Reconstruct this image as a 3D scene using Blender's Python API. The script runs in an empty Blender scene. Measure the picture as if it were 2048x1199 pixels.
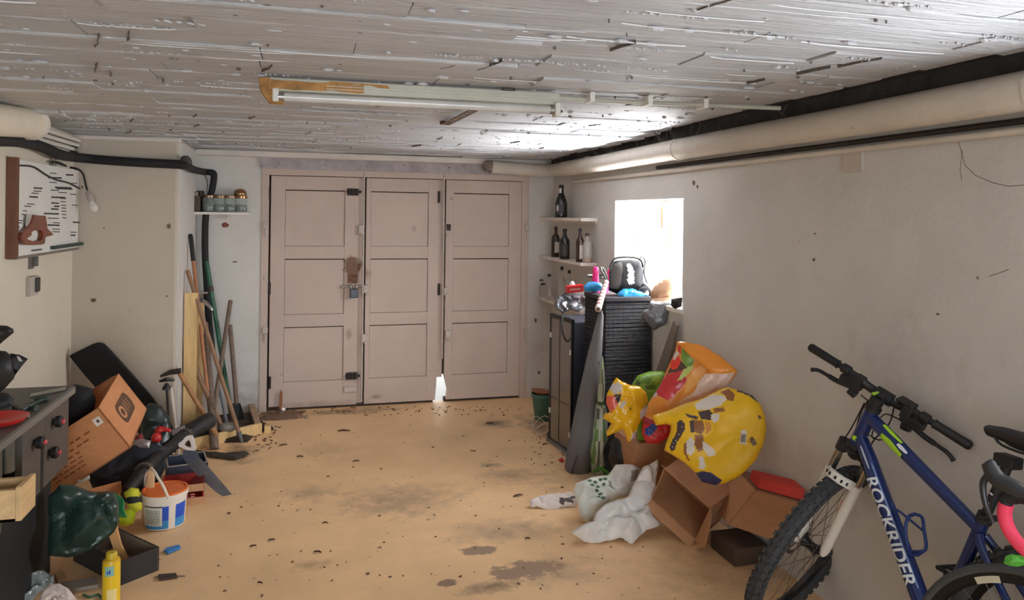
import bpy, bmesh, math, random
import numpy as np
from mathutils import Vector as V, Matrix, noise, geometry
S = bpy.context.scene
col = S.collection
random.seed(4)
PI = math.pi
# ------------------------------------------------------------------ camera, world, lights, exposure
F, CX, CY, CH = 1500.0, 1024.0, 430.0, 1.8
PSI, ROLL = math.atan2(414, 1500), 0.0128
FW = V((math.sin(PSI), math.cos(PSI), 0)); _r = V((math.cos(PSI), -math.sin(PSI), 0)); _u = V((0, 0, 1))
CR = math.cos(ROLL)*_r + math.sin(ROLL)*_u
CU = -math.sin(ROLL)*_r + math.cos(ROLL)*_u
CAM = V((0, 0, CH))
cd = bpy.data.cameras.new('camera'); cam = bpy.data.objects.new('camera', cd); col.objects.link(cam)
cd.sensor_fit = 'HORIZONTAL'; cd.sensor_width = 36; cd.lens = F/2048*36
cd.shift_x = 0; cd.shift_y = (CY-599.5)/2048; cd.clip_start = .05; cd.clip_end = 200
cam.matrix_world = Matrix(((CR.x, CU.x, -FW.x, CAM.x), (CR.y, CU.y, -FW.y, CAM.y), (CR.z, CU.z, -FW.z, CAM.z), (0, 0, 0, 1)))
S.camera = cam
S.view_settings.view_transform = 'Standard'; S.view_settings.look = 'None'
S.view_settings.exposure = -0.1; S.view_settings.gamma = 1; S.view_settings.use_curve_mapping = False
S.cycles.use_denoising = True
S.cycles.max_bounces = 10; S.cycles.diffuse_bounces = 6
w = bpy.data.worlds.new('sky'); S.world = w; w.use_nodes = True
bg = w.node_tree.nodes['Background']; bg.inputs[0].default_value = (.93, .97, 1, 1); bg.inputs[1].default_value = 2.4
def area(name, loc, aim, sx, sy, power, color):
    l = bpy.data.lights.new(name, 'AREA'); l.shape = 'RECTANGLE'; l.size = sx; l.size_y = sy; l.energy = power; l.color = color
    o = bpy.data.objects.new(name, l); col.objects.link(o); o.location = loc
    o.rotation_euler = (V(aim)-V(loc)).to_track_quat('-Z', 'Y').to_euler(); return o
# daylight coming in through the open garage door behind the camera, the small window, and a second window in the right wall beside the camera
area('daylight_open_door', (.9, -7.0, 1.6), (.3, 0, 1.1), 4.2, 2.6, 350, (.91, .975, 1.04))
area('daylight_window', (2.95, 5.0, 1.8), (.4, 4.8, .1), 1.1, .8, 175, (.97, .98, 1))
area('daylight_window_ground', (2.92, 5.1, .9), (2.2, 5.3, 2.36), 1.2, .5, 820, (.97, .97, 1))
area('daylight_side_window', (3.0, 1.2, 1.1), (1.9, 1.6, 2.36), 1.2, .8, 115, (.9, .94, 1))

# ------------------------------------------------------------------ pixels -> points in the room
def ray(px, py): return FW + CR*((px-CX)/F) - CU*((py-CY)/F)
def PD(px, py, d): return CAM + ray(px, py)*d
def PX(px, py, x): r = ray(px, py); return CAM + r*(x/r.x)
def PY(px, py, y): r = ray(px, py); return CAM + r*(y/r.y)
def PZ(px, py, z): r = ray(px, py); return CAM + r*((z-CH)/r.z)
def PP(px, py, p0, n): r = ray(px, py); return CAM + r*((V(p0)-CAM).dot(n)/r.dot(n))

# ------------------------------------------------------------------ materials
def lin(c):
    return tuple(((x/255)/12.92 if x/255 <= .04045 else ((x/255+.055)/1.055)**2.4) for x in c[:3]) + (1,)
MATS = {}
def M(name, rgb, rough=.6, metal=0, var=.12, vs=6., bump=0., bs=40., stains=(), streak=None, trans=0, alpha=1, attr=False, coat=0, spec=.5, flecks=None, wave=None):
    """principled material: base colour with noise variation, optional stains (world point, radius, rgb, amount), bump"""
    if name in MATS: return MATS[name]
    m = bpy.data.materials.new(name); m.use_nodes = True; nt = m.node_tree; N = nt.nodes; L = nt.links
    b = N['Principled BSDF']
    b.inputs['Roughness'].default_value = rough; b.inputs['Metallic'].default_value = metal
    b.inputs['Transmission Weight'].default_value = trans; b.inputs['Alpha'].default_value = alpha
    b.inputs['Coat Weight'].default_value = coat; b.inputs['Specular IOR Level'].default_value = spec
    g = N.new('ShaderNodeNewGeometry'); pos = g.outputs['Position']
    if streak:
        mp = N.new('ShaderNodeMapping'); mp.inputs['Scale'].default_value = streak; L.new(pos, mp.inputs[0]); vec = mp.outputs[0]
    else: vec = pos
    n = N.new('ShaderNodeTexNoise'); n.inputs['Scale'].default_value = vs; n.inputs['Detail'].default_value = 5; n.inputs['Roughness'].default_value = .62
    L.new(vec, n.inputs['Vector'])
    def mix(fac, a, bb, typ='MIX'):
        x = N.new('ShaderNodeMix'); x.data_type = 'RGBA'; x.blend_type = typ
        for sock, val in ((x.inputs[0], fac), (x.inputs[6], a), (x.inputs[7], bb)):
            if hasattr(val, 'is_linked') or isinstance(val, bpy.types.NodeSocket): L.new(val, sock)
            else: sock.default_value = val
        return x.outputs[2]
    def math_(op, a, bb):
        x = N.new('ShaderNodeMath'); x.operation = op; x.use_clamp = False
        for sock, val in ((x.inputs[0], a), (x.inputs[1], bb)):
            if isinstance(val, bpy.types.NodeSocket): L.new(val, sock)
            else: sock.default_value = val
        return x.outputs[0]
    def ramp(v, a, bb):
        x = N.new('ShaderNodeMapRange'); x.inputs[1].default_value = a; x.inputs[2].default_value = bb; L.new(v, x.inputs[0]); return x.outputs[0]
    c = lin(rgb)
    if attr:
        at = N.new('ShaderNodeAttribute'); at.attribute_name = 'Col'; base = at.outputs['Color']
        v = ramp(n.outputs[0], .3, .7)
        base = mix(v, mix(var, base, (0, 0, 0, 1)), base)
    else:
        d = tuple(x*(1-var*1.6) for x in c[:3]) + (1,); l = tuple(min(1, x*(1+var*.6)) for x in c[:3]) + (1,)
        base = mix(ramp(n.outputs[0], .3, .72), d, l)
    for (p, r, rgb2, amt) in stains:
        pv = N.new('ShaderNodeVectorMath'); pv.operation = 'SUBTRACT'; L.new(pos, pv.inputs[0]); pv.inputs[1].default_value = tuple(p)
        if hasattr(r, '__len__'):
            dv = N.new('ShaderNodeVectorMath'); dv.operation = 'DIVIDE'; L.new(pv.outputs[0], dv.inputs[0]); dv.inputs[1].default_value = tuple(r); vv = dv.outputs[0]; rr = 1
        else: vv = pv.outputs[0]; rr = r
        ln = N.new('ShaderNodeVectorMath'); ln.operation = 'LENGTH'; L.new(vv, ln.inputs[0])
        n2 = N.new('ShaderNodeTexNoise'); n2.inputs['Scale'].default_value = 9; n2.inputs['Detail'].default_value = 6; n2.inputs['Roughness'].default_value = .7; L.new(vec, n2.inputs['Vector'])
        f = math_('SUBTRACT', math_('ADD', ramp(ln.outputs[1], rr, 0), math_('MULTIPLY', n2.outputs[0], 1.5)), 1.12)
        f = math_('MULTIPLY', ramp(f, 0, .16 if amt >= .94 else .6), amt)
        base = mix(f, base, lin(rgb2))
    if flecks:   # (scale, threshold, rgb)
        for (sc, th, rgb3) in flecks:
            n3 = N.new('ShaderNodeTexNoise'); n3.inputs['Scale'].default_value = sc; n3.inputs['Detail'].default_value = 3; L.new(vec, n3.inputs['Vector'])
            base = mix(ramp(n3.outputs[0], th, th+.03), base, lin(rgb3))
    L.new(base, b.inputs['Base Color'])
    if wave:
        wv = N.new('ShaderNodeTexWave'); wv.bands_direction = 'Z'; wv.inputs['Scale'].default_value = wave; wv.inputs['Distortion'].default_value = .6; L.new(pos, wv.inputs[0])
        bp = N.new('ShaderNodeBump'); bp.inputs['Strength'].default_value = .7; bp.inputs['Distance'].default_value = .01; L.new(wv.outputs[1], bp.inputs['Height']); L.new(bp.outputs[0], b.inputs['Normal'])
    elif bump:
        n4 = N.new('ShaderNodeTexNoise'); n4.inputs['Scale'].default_value = bs; n4.inputs['Detail'].default_value = 6; n4.inputs['Roughness'].default_value = .65; L.new(vec, n4.inputs['Vector'])
        bp = N.new('ShaderNodeBump'); bp.inputs['Strength'].default_value = bump; bp.inputs['Distance'].default_value = .02; L.new(n4.outputs[0], bp.inputs['Height']); L.new(bp.outputs[0], b.inputs['Normal'])
    MATS[name] = m; return m

# ------------------------------------------------------------------ mesh building
class MB:
    def __init__(s): s.v = []; s.f = []; s.c = {}
    def add(s, vs, fs):
        o = len(s.v); s.v += [V(p) for p in vs]; s.f += [tuple(o+i for i in f) for f in fs]; return s
    def hexa(s, O, a, b, c):
        O, a, b, c = V(O), V(a), V(b), V(c)
        vs = [O, O+a, O+a+b, O+b, O+c, O+a+c, O+a+b+c, O+b+c]
        if a.cross(b).dot(c) < 0: fs = [(0, 1, 2, 3), (7, 6, 5, 4), (4, 5, 1, 0), (5, 6, 2, 1), (6, 7, 3, 2), (7, 4, 0, 3)]
        else: fs = [(3, 2, 1, 0), (4, 5, 6, 7), (0, 1, 5, 4), (1, 2, 6, 5), (2, 3, 7, 6), (3, 0, 4, 7)]
        return s.add(vs, fs)
    def box(s, x0, y0, z0, x1, y1, z1):
        return s.hexa((x0, y0, z0), (x1-x0, 0, 0), (0, y1-y0, 0), (0, 0, z1-z0))
    def cbox(s, c, sx, sy, sz, R=None):
        R = R or Matrix.Identity(3); a, b, d = R @ V((sx, 0, 0)), R @ V((0, sy, 0)), R @ V((0, 0, sz))
        return s.hexa(V(c)-(a+b+d)/2, a, b, d)
    def tube(s, pts, r, n=10, cap=True, closed=False):
        pts = [V(p) for p in pts]; m = len(pts); rs = r if hasattr(r, '__len__') else [r]*m
        prev = None; vs = []
        for i, p in enumerate(pts):
            if closed: t = pts[(i+1) % m]-pts[i-1]
            else: t = pts[min(i+1, m-1)]-pts[max(i-1, 0)]
            t = t.normalized() if t.length > 1e-9 else V((0, 0, 1))
            if prev is None:
                q = V((0, 0, 1)) if abs(t.z) < .9 else V((1, 0, 0)); u = t.cross(q).normalized()
            else:
                u = prev - t*prev.dot(t); u = u.normalized() if u.length > 1e-6 else t.orthogonal().normalized()
            prev = u; v = t.cross(u)
            for k in range(n):
                a = 2*PI*k/n; vs.append(p + (u*math.cos(a)+v*math.sin(a))*rs[i])
        fs = []
        for i in range(m if closed else m-1):
            j = (i+1) % m
            for k in range(n): l = (k+1) % n; fs.append((i*n+k, i*n+l, j*n+l, j*n+k))
        if cap and not closed: fs += [tuple(range(n))[::-1], tuple((m-1)*n+k for k in range(n))]
        return s.add(vs, fs)
    def lathe(s, base, prof, n=20, axis=(0, 0, 1), cap=True, wob=0):
        ax = V(axis).normalized(); u = ax.orthogonal().normalized(); v = ax.cross(u); base = V(base); vs = []
        for (r, h) in prof:
            for k in range(n):
                a = 2*PI*k/n; rr = r*(1+(wob*noise.noise(V((math.cos(a)*2, math.sin(a)*2, h*9))) if wob else 0))
                vs.append(base+ax*h+(u*math.cos(a)+v*math.sin(a))*rr)
        m = len(prof); fs = [(i*n+k, i*n+(k+1) % n, (i+1)*n+(k+1) % n, (i+1)*n+k) for i in range(m-1) for k in range(n)]
        if cap: fs += [tuple(range(n))[::-1], tuple((m-1)*n+k for k in range(n))]
        return s.add(vs, fs)
    def prism(s, poly, d):
        """poly: coplanar points; d: extrusion vector"""
        P = [V(p) for p in poly]; d = V(d); n = len(P)
        nr = V((0, 0, 0))
        for i in range(n): nr += P[i].cross(P[(i+1) % n])
        if nr.dot(d) < 0: P = P[::-1]
        return s.add(P+[p+d for p in P], [tuple(range(n))[::-1], tuple(range(n, 2*n))] + [(i, (i+1) % n, n+(i+1) % n, n+i) for i in range(n)])
    def ring(s, outer, inner, d):
        """frame between two loops with equal point counts, extruded by d"""
        n = len(outer); d = V(d); A = [V(p) for p in outer]; B = [V(p) for p in inner]
        vs = A+B+[p+d for p in A]+[p+d for p in B]; fs = []
        for i in range(n):
            j = (i+1) % n
            fs += [(i, j, n+j, n+i), (2*n+j, 2*n+i, 3*n+i, 3*n+j), (i, 2*n+i, 2*n+j, j), (n+j, 3*n+j, 3*n+i, n+i)]
        return s.add(vs, fs)
    def sph(s, c, rx, ry=None, rz=None, n=14, m=9, R=None):
        ry = ry or rx; rz = rz or rx; R = R or Matrix.Identity(3); vs = []; fs = []
        for i in range(m+1):
            t = PI*i/m
            for k in range(n): a = 2*PI*k/n; vs.append(V(c)+R @ V((rx*math.sin(t)*math.cos(a), ry*math.sin(t)*math.sin(a), rz*math.cos(t))))
        for i in range(m):
            for k in range(n): l = (k+1) % n; fs.append((i*n+k, (i+1)*n+k, (i+1)*n+l, i*n+l))
        return s.add(vs, fs)
    def build(s, name, mat, parent=None, smooth=None, bevel=0, origin=None):
        root = parent
        while root is not None and root.parent is not None: root = root.parent
        if root is not None: o0 = V(root['_o'])
        elif origin is not None: o0 = V(origin)
        else:
            xs = [p.x for p in s.v]; ys = [p.y for p in s.v]; zs = [p.z for p in s.v]
            o0 = V(((min(xs)+max(xs))/2, (min(ys)+max(ys))/2, min(zs)))
        me = bpy.data.meshes.new(name); me.from_pydata([tuple(p-o0) for p in s.v], [], s.f)
        bm = bmesh.new(); bm.from_mesh(me); bmesh.ops.remove_doubles(bm, verts=bm.verts, dist=1e-5) if not s.c else None
        bmesh.ops.recalc_face_normals(bm, faces=bm.faces)
        if bevel:
            ed = [e for e in bm.edges if len(e.link_faces) == 2 and e.calc_face_angle(0) > .6]
            bmesh.ops.bevel(bm, geom=ed, offset=bevel, segments=2, profile=.5, affect='EDGES', clamp_overlap=True)
        bm.to_mesh(me); bm.free()
        if s.c:
            at = me.color_attributes.new('Col', 'FLOAT_COLOR', 'CORNER')
            for p in me.polygons:
                cc = s.c.get(p.index, s.c[-1])
                for li in p.loop_indices: at.data[li].color = cc
        me.materials.append(mat)
        if smooth is not None:
            me.shade_smooth() if smooth >= 3 else None
            if smooth < 3:
                try: me.shade_smooth(); me.set_sharp_from_angle(angle=smooth)
                except Exception: pass
        o = bpy.data.objects.new(name, me); col.objects.link(o)
        if parent is not None: o.parent = parent
        else: o.location = o0; o['_o'] = tuple(o0)
        return o
def thing(name, label, cat, org, group=None):
    o = bpy.data.objects.new(name, None); col.objects.link(o); o.location = V(org); o['_o'] = tuple(V(org)); o.empty_display_size = .1
    o['label'] = label; o['category'] = cat
    if group: o['group'] = group
    return o
def tag(o, label, cat, group=None):
    o['label'] = label; o['category'] = cat
    if group: o['group'] = group
    return o
def struct(o, label=None):
    o['kind'] = 'structure'
    if label: o['label'] = label
    return o
def copy_tree(o, parent=None):
    c = o.copy(); col.objects.link(c)
    if parent is not None: c.parent = parent
    for ch in list(o.children): copy_tree(ch, c)
    return c
def smoothpts(pts, k=6):
    """Catmull-Rom through points"""
    P = [V(p) for p in pts]; P = [P[0]*2-P[1]]+P+[P[-1]*2-P[-2]]; out = []
    for i in range(1, len(P)-2):
        for j in range(k):
            t = j/k; a, b, c, d = P[i-1], P[i], P[i+1], P[i+2]
            out.append(.5*((2*b)+(c-a)*t+(2*a-5*b+4*c-d)*t*t+(3*b-a-3*c+d)*t**3))
    return out+[P[-2]]
def inpoly(x, y, P):
    r = False; j = len(P)-1
    for i in range(len(P)):
        if (P[i][1] > y) != (P[j][1] > y) and x < (P[j][0]-P[i][0])*(y-P[i][1])/(P[j][1]-P[i][1]+1e-12)+P[i][0]: r = not r
        j = i
    return r
def pillow(outline, p0, n, T, R=.1, step=.012, amp=.006, freq=14., seed=0, back=.7, base=None, prints=(), fold=.5, bulge=None):
    """soft bag / cloth: outline (pixels) cast on a plane through p0 with normal n, triangulated, puffed to thickness T, crumpled"""
    n = V(n).normalized()
    if n.dot(V(p0)-CAM) > 0: n = -n
    u = V((0, 0, 1)).cross(n); u = u.normalized() if u.length > .05 else V((1, 0, 0)); v = n.cross(u)
    p0 = V(p0); rnd = random.Random(seed)
    flat = lambda q: ((q-p0).dot(u), (q-p0).dot(v))
    B = [flat(PP(x, y, p0, n)) for x, y in outline]
    pts = []
    for i in range(len(B)):
        a, b = V(B[i]), V(B[(i+1) % len(B)]); k = max(1, int((b-a).length/step))
        for j in range(k): pts.append(tuple(a+(b-a)*j/k))
    nb = len(pts); xs = [p[0] for p in pts]; ys = [p[1] for p in pts]
    bx = np.array(pts); inner = []
    y = min(ys)+step*.5; row = 0
    while y < max(ys):
        x = min(xs)+step*(.5 if row % 2 else 0)
        while x < max(xs):
            qx, qy = x+rnd.uniform(-.25, .25)*step, y+rnd.uniform(-.25, .25)*step
            if inpoly(qx, qy, pts) and np.min((bx[:, 0]-qx)**2+(bx[:, 1]-qy)**2) > (.6*step)**2: inner.append((qx, qy))
            x += step
        y += step*.87; row += 1
    allp = [V(p) for p in pts+inner]
    r = geometry.delaunay_2d_cdt(allp, [(i, (i+1) % nb) for i in range(nb)], [], 1, 1e-7)
    ov, tri = r[0], r[2]
    arr = np.array([tuple(p) for p in ov])
    # distance to boundary segments
    A0 = bx; A1 = np.roll(bx, -1, 0); dmin = np.full(len(arr), 1e9)
    for a, b in zip(A0, A1):
        ab = b-a; t = np.clip(((arr-a)@ab)/(ab@ab+1e-12), 0, 1); dmin = np.minimum(dmin, np.hypot(*(arr-(a+t[:, None]*ab)).T))
    mb = MB(); front = []; backv = []
    for i, p in enumerate(ov):
        d = min(1, dmin[i]/R); h = T*math.sqrt(max(0, 1-(1-d)**2)); q = V((p.x, p.y, seed*3.1))
        vd = noise.voronoi(q*freq*.62+V((noise.noise(q*freq), noise.noise(q*freq+V((4, 4, 4))), 0))*.35)[0]
        nz = noise.noise(q*freq)*.5 + ((vd[1]-vd[0])-.28)*1.9*fold + noise.noise(q*freq*2.3)*.2
        nz2 = noise.noise(q*freq+V((5, 5, 5)))
        e = .35+.65*d
        P = p0+u*p.x+v*p.y
        if bulge: h *= bulge(p.x, p.y)
        front.append(P+n*(h+amp*nz*e)+(u*noise.noise(q*freq+V((3, 0, 0)))+v*nz2)*amp*.3)
        backv.append(P-n*(h*back-amp*nz2*e*.5) if dmin[i] > 1e-5 else None)
    mb.v = list(front); idx = []
    for i, b in enumerate(backv):
        if b is None: idx.append(i)
        else: idx.append(len(mb.v)); mb.v.append(b)
    fr = []
    for t in tri:
        t = tuple(t); a = (ov[t[1]]-ov[t[0]]).cross(ov[t[2]]-ov[t[0]]); t = t if a > 0 else t[::-1]
        fr.append(t); mb.f.append(t)
    for t in fr: mb.f.append(tuple(idx[i] for i in t[::-1]))
    if base is not None:
        mb.c[-1] = lin(base); pr = [(lin(c), [flat(PP(x, y, p0, n)) for x, y in poly]) for c, poly in prints]
        for k, t in enumerate(fr):
            c = (ov[t[0]]+ov[t[1]]+ov[t[2]])/3
            for cc, poly in pr:
                if inpoly(c.x, c.y, poly): mb.c[k] = cc
    return mb
def rotm(ax, a): return Matrix.Rotation(a, 3, V(ax))
def ellpx(cx, cy, rx, ry, a=0, n=14):
    c, s = math.cos(a), math.sin(a)
    return [(cx+rx*math.cos(t)*c-ry*math.sin(t)*s, cy+rx*math.cos(t)*s+ry*math.sin(t)*c) for t in [2*PI*k/n for k in range(n)]]
def text_mesh(body, size, bold=0.0):
    cu = bpy.data.curves.new('lettering', 'FONT'); cu.body = body; cu.size = size; cu.offset = bold; cu.resolution_u = 3
    o = bpy.data.objects.new('lettering', cu); col.objects.link(o)
    me = o.to_mesh(); vs = [v.co.copy() for v in me.vertices]; fs = [tuple(p.vertices) for p in me.polygons]
    o.to_mesh_clear(); bpy.data.objects.remove(o); bpy.data.curves.remove(cu)
    return vs, fs
def text_on(body, size, org, right, up, bold=0.0, off=.0015, fit=None):
    """flat lettering lying on a surface: org is lower-left; right/up in-plane unit vectors"""
    vs, fs = text_mesh(body, size, bold); right = V(right).normalized(); up = V(up).normalized(); n = right.cross(up)
    wd = max(v.x for v in vs); k = fit/wd if fit else 1
    mb = MB(); mb.add([V(org)+right*v.x*k+up*v.y+n*off for v in vs], fs); return mb

# ================================================================== SETTING
YB, XR, XL, YP, XP = 7.1, 2.39, -1.64, 6.15, -.93
def Dr(cx, cy): return PY(500+cx/2.14, 300+cy/2.14, YB)      # garage door close-up frame
plaster = M('plaster', (209, 206, 201), .85, var=.07, vs=1.6, bump=.25, bs=22, flecks=[(9, .735, (150, 138, 126))],
            stains=[(Dr(30, 1080), .35, (120, 100, 84), .5), ((2.39, 6.4, .35), .7, (150, 130, 116), .4), ((2.2, 7.1, .45), .35, (160, 140, 126), .4), ((2.39, 3.2, .55), (1, 1.0, .28), (160, 146, 132), .35), ((2.39, 2.6, 1.2), (1, .7, .4), (172, 164, 154), .4), ((2.39, 6.1, 2.0), .4, (178, 166, 158), .3)])
plaster_left = M('plaster_left', (214, 204, 186), .85, var=.05, vs=1.5, bump=.2, bs=22, flecks=[(8, .76, (160, 145, 128))], stains=[((-1.3, 6.15, .75), .5, (178, 160, 138), .5)])
fl = lambda x, y: PZ(x, y, 0)
floor_m = M('floor_paint', (240, 200, 152), .5, var=.09, vs=2.2, bump=.15, bs=14, spec=.35,
   flecks=[(16, .70, (142, 112, 86)), (38, .725, (112, 86, 68)), (27, .755, (196, 182, 160))],
   stains=[(fl(800, 1000), (.75, .5, 1), (160, 134, 112), .75), (fl(1000, 1060), (.6, .3, 1), (158, 134, 114), .75), (fl(620, 985), (.35, .25, 1), (172, 144, 112), .7),
           (fl(960, 1100), (.17, .09, 1), (152, 126, 106), .95), (fl(1055, 1140), (.3, .16, 1), (154, 126, 106), .95), (fl(895, 1166), (.1, .06, 1), (136, 110, 90), .95), (fl(985, 1172), (.3, .12, 1), (132, 106, 82), .9),
           (fl(990, 846), (.32, .28, 1), (118, 98, 86), .9), (fl(620, 1130), (.22, .12, 1), (160, 128, 90), .7), (fl(1020, 950), (.4, .3, 1), (164, 134, 108), .7), (fl(980, 930), (.15, .12, 1), (126, 108, 92), .8),
           (fl(560, 830), (.45, .3, 1), (112, 86, 68), .95), (fl(480, 905), (.25, .5, 1), (128, 100, 78), .9), (fl(700, 822), (.9, .2, 1), (130, 100, 76), .85), (fl(1080, 850), (.3, .7, 1), (128, 104, 88), .85), (fl(1180, 960), (.6, .5, 1), (148, 124, 100), .6), (fl(1110, 1140), (.5, .3, 1), (168, 142, 112), .6), (fl(1450, 1150), (.8, .6, 1), (150, 118, 88), .5), (fl(650, 900), (.4, .4, 1), (182, 150, 112), .5)])
struct(MB().box(-2.0, -1.9, -.12, 2.75, 7.16, 0).build('floor', floor_m))
struct(MB().box(-9, 7.16, -.14, 12, 30, -.005).build('ground', M('outside_ground', (205, 203, 198), .9, var=.05)))
struct(MB().box(2.75, -6, -.14, 12, 7.02, -.02).build('ground', M('outside_ground', (205, 203, 198), .9)))
# back wall with the garage door opening, wall to its left, pillar
x0, x1, zt = -.37, 2.10, 2.20
wb = MB().box(-1.2, YB, 0, x0, YB+.25, 2.5).box(x1, YB, 0, XR+.3, YB+.25, 2.5).box(x0, YB, zt, x1, YB+.25, 2.5)
struct(wb.build('wall_back', plaster))
plaster_alc = M('plaster_pillar', (190, 179, 164), .85, var=.05, vs=1.5, bump=.2, bs=22, flecks=[(8, .76, (160, 145, 128))], stains=[((-1.3, 6.15, .75), .5, (178, 160, 138), .5)])
struct(MB().box(XL-.3, YP, 0, XP, YB, 2.5).build('wall_alcove', plaster_alc, bevel=.018))
struct(MB().box(XL-.25, -1.9, 0, XL, YP, 2.5).build('wall_left', plaster_left))
# right wall with two window openings
wz0, wz1, wy0, wy1 = 1.20, 1.925, 4.44, 5.56
wr = MB().box(XR, -1.9, 0, XR+.28, YB, wz0).box(XR, -1.9, wz1, XR+.28, YB, 2.5).box(XR, wy1, wz0, XR+.28, YB, wz1).box(XR, 1.75, wz0, XR+.28, wy0, wz1).box(XR, -1.9, wz0, XR+.28, .55, wz1)
struct(wr.build('wall_right', plaster))
struct(MB().box(XL-.25, -1.95, 0, -1.4, -1.75, 2.5).box(1.7, -1.95, 0, XR+.28, -1.75, 2.5).box(-1.4, -1.95, 2.15, 1.7, -1.75, 2.5).build('wall_front', plaster))
# ceiling: rough painted formwork boards, each its own piece, under a slab
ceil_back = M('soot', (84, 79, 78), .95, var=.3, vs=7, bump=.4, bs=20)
ceil = struct(MB().box(XL-.3, -1.95, 2.385, XR+.3, YB+.25, 2.55).build('ceiling', ceil_back))
ceil_m = M('ceiling_paint', (194, 196, 200), .45, var=.08, vs=3, streak=(.35, 3.2, 1), bump=.85, bs=16, spec=.5,
           flecks=[(34, .69, (226, 223, 222)), (19, .715, (112, 106, 102)), (60, .72, (236, 234, 234)), (11, .73, (150, 128, 108))],
           stains=[((-1.3, 4.3, 2.36), (1.2, 1.6, 1), (206, 198, 184), .6), ((.5, 3.1, 2.36), (1.5, .7, 1), (188, 182, 178), .35)])
y = -1.7; r = 0; rc = random.Random(7)
while y < YB-.02:
    dw = rc.choice((.165, .2, .215)); ye = min(y+dw, YB); x = XL-.02-rc.uniform(0, .5)
    step2 = -.012 if y > 4.62 else 0
    xe_max = XR-.17+rc.uniform(-.012, .02) if y < 4.4 else XR-.10+rc.uniform(-.01, .015)
    first = True
    while x < xe_max-.05:
        xe = min(x+rc.uniform(.55, 1.25), xe_max)
        if xe_max-xe < .2: xe = xe_max
        z = 2.36+step2+rc.uniform(-.007, .006); g = rc.choice((.002, .004, .007)); tl = rc.uniform(-.004, .004)
        mb = MB(); xa, xb = max(x, XL+.001)+g*.4, xe-g*.4
        # ragged underside edges: five stations along the board, lips of squeezed mortar
        st = [xa+(xb-xa)*k/7 for k in range(8)]; lo = []; 
        for k, sx_ in enumerate(st): lo.append((sx_, y+g*rc.uniform(.2, 1.8), ye-g*rc.uniform(.2, 1.8), z+tl*(k/5-.5)+rc.uniform(-.0015, .0015)))
        vs = []; fs = []
        for (sx_, ya, yb, zz) in lo: vs += [(sx_, ya, zz+.004), (sx_, ya+.008, zz), (sx_, yb-.008, zz), (sx_, yb, zz+.004), (sx_, yb, 2.39), (sx_, ya, 2.39)]
        for k in range(7):
            for q in range(6): q2 = (q+1) % 6; fs.append((k*6+q, k*6+q2, k*6+6+q2, k*6+6+q))
        fs += [(0, 1, 2, 3, 4, 5), tuple(range(42, 48))[::-1]]
        if xb > xa: mb.add(vs, fs).build('ceiling_board', ceil_m, ceil)
        x = xe
    y = ye; r += 1
# squeezed mortar lumps along the joints
lump = MB(); rl = random.Random(11)
for _ in range(520):
    yy = rl.choice([.2*k+.02 for k in range(4, 35)])+rl.uniform(-.02, .02); xx = rl.uniform(XL+.1, 2.15); s = rl.uniform(.003, .011)
    lump.sph((xx, yy, 2.357-(.012 if yy > 4.62 else 0)), s*rl.uniform(1, 3.2), s, s*.8, 6, 4)
for cl in range(150):
    xx, yy = rl.uniform(XL+.1, 2.1), .1*rl.randint(9, 68)+rl.uniform(-.012, .012)
    for k in range(rl.randint(4, 14)):
        s = rl.uniform(.002, .006); xx += rl.uniform(.008, .035)
        if xx < 2.12: lump.sph((xx, yy+rl.uniform(-.008, .008), 2.358-(.012 if yy > 4.62 else 0)), s*rl.uniform(1, 2.6), s, s*.9, 6, 4, rotm((0, 0, 1), .7))
lump = lump.build('mortar_lump', ceil_m, ceil); lump['kind'] = 'stuff'
rdg = MB()
for k in range(130):
    xx, yy = rl.uniform(XL+.1, 1.6), rl.uniform(.9, 6.9); L1 = rl.uniform(.12, .7); zz = 2.356-(.012 if yy > 4.62 else 0); wd = rl.uniform(.001, .0028)
    L1 = min(L1, 2.12-xx); rdg.tube([(xx, yy, zz+.003), (xx+L1*.15, yy+.002, zz), (xx+L1*.8, yy-.002, zz), (xx+L1, yy, zz+.003)], wd, 5)
rdg = rdg.build('paint_ridge', M('ridge_paint', (220, 222, 226), .45, var=.05), ceil); rdg['kind'] = 'stuff'
pit = MB(); 
for k in range(150):
    xx, yy = rl.uniform(XL+.1, 2.1), rl.uniform(.9, 6.9); zz = 2.353-(.012 if yy > 4.62 else 0); s = rl.uniform(.002, .0055)
    n_ = 6; pit.prism([(xx+s*rl.uniform(.6, 2.2)*math.cos(2*PI*q/n_), yy+s*rl.uniform(.4, .9)*math.sin(2*PI*q/n_), zz) for q in range(n_)], (0, 0, .012))
for k in range(34):
    xx, yy = rl.uniform(XL+.3, 2.0), rl.uniform(1.0, 6.6); zz = 2.3525-(.012 if yy > 4.62 else 0); n_ = rl.randint(3, 6)
    for q in range(n_):
        x2, y2 = xx+rl.uniform(-.014, -.004), yy+rl.uniform(.02, .045); wd = rl.uniform(.001, .003)
        pit.prism([(xx, yy-wd, zz), (xx+wd, yy+wd, zz), (x2+wd, y2+wd*.5, zz), (x2, y2-wd, zz)], (0, 0, .012)); xx, yy = x2+rl.uniform(-.004, .004), y2
pit = pit.build('dark_pit', M('pit_dark', (104, 97, 92), .95, var=.2), ceil); pit['kind'] = 'stuff'
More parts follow.
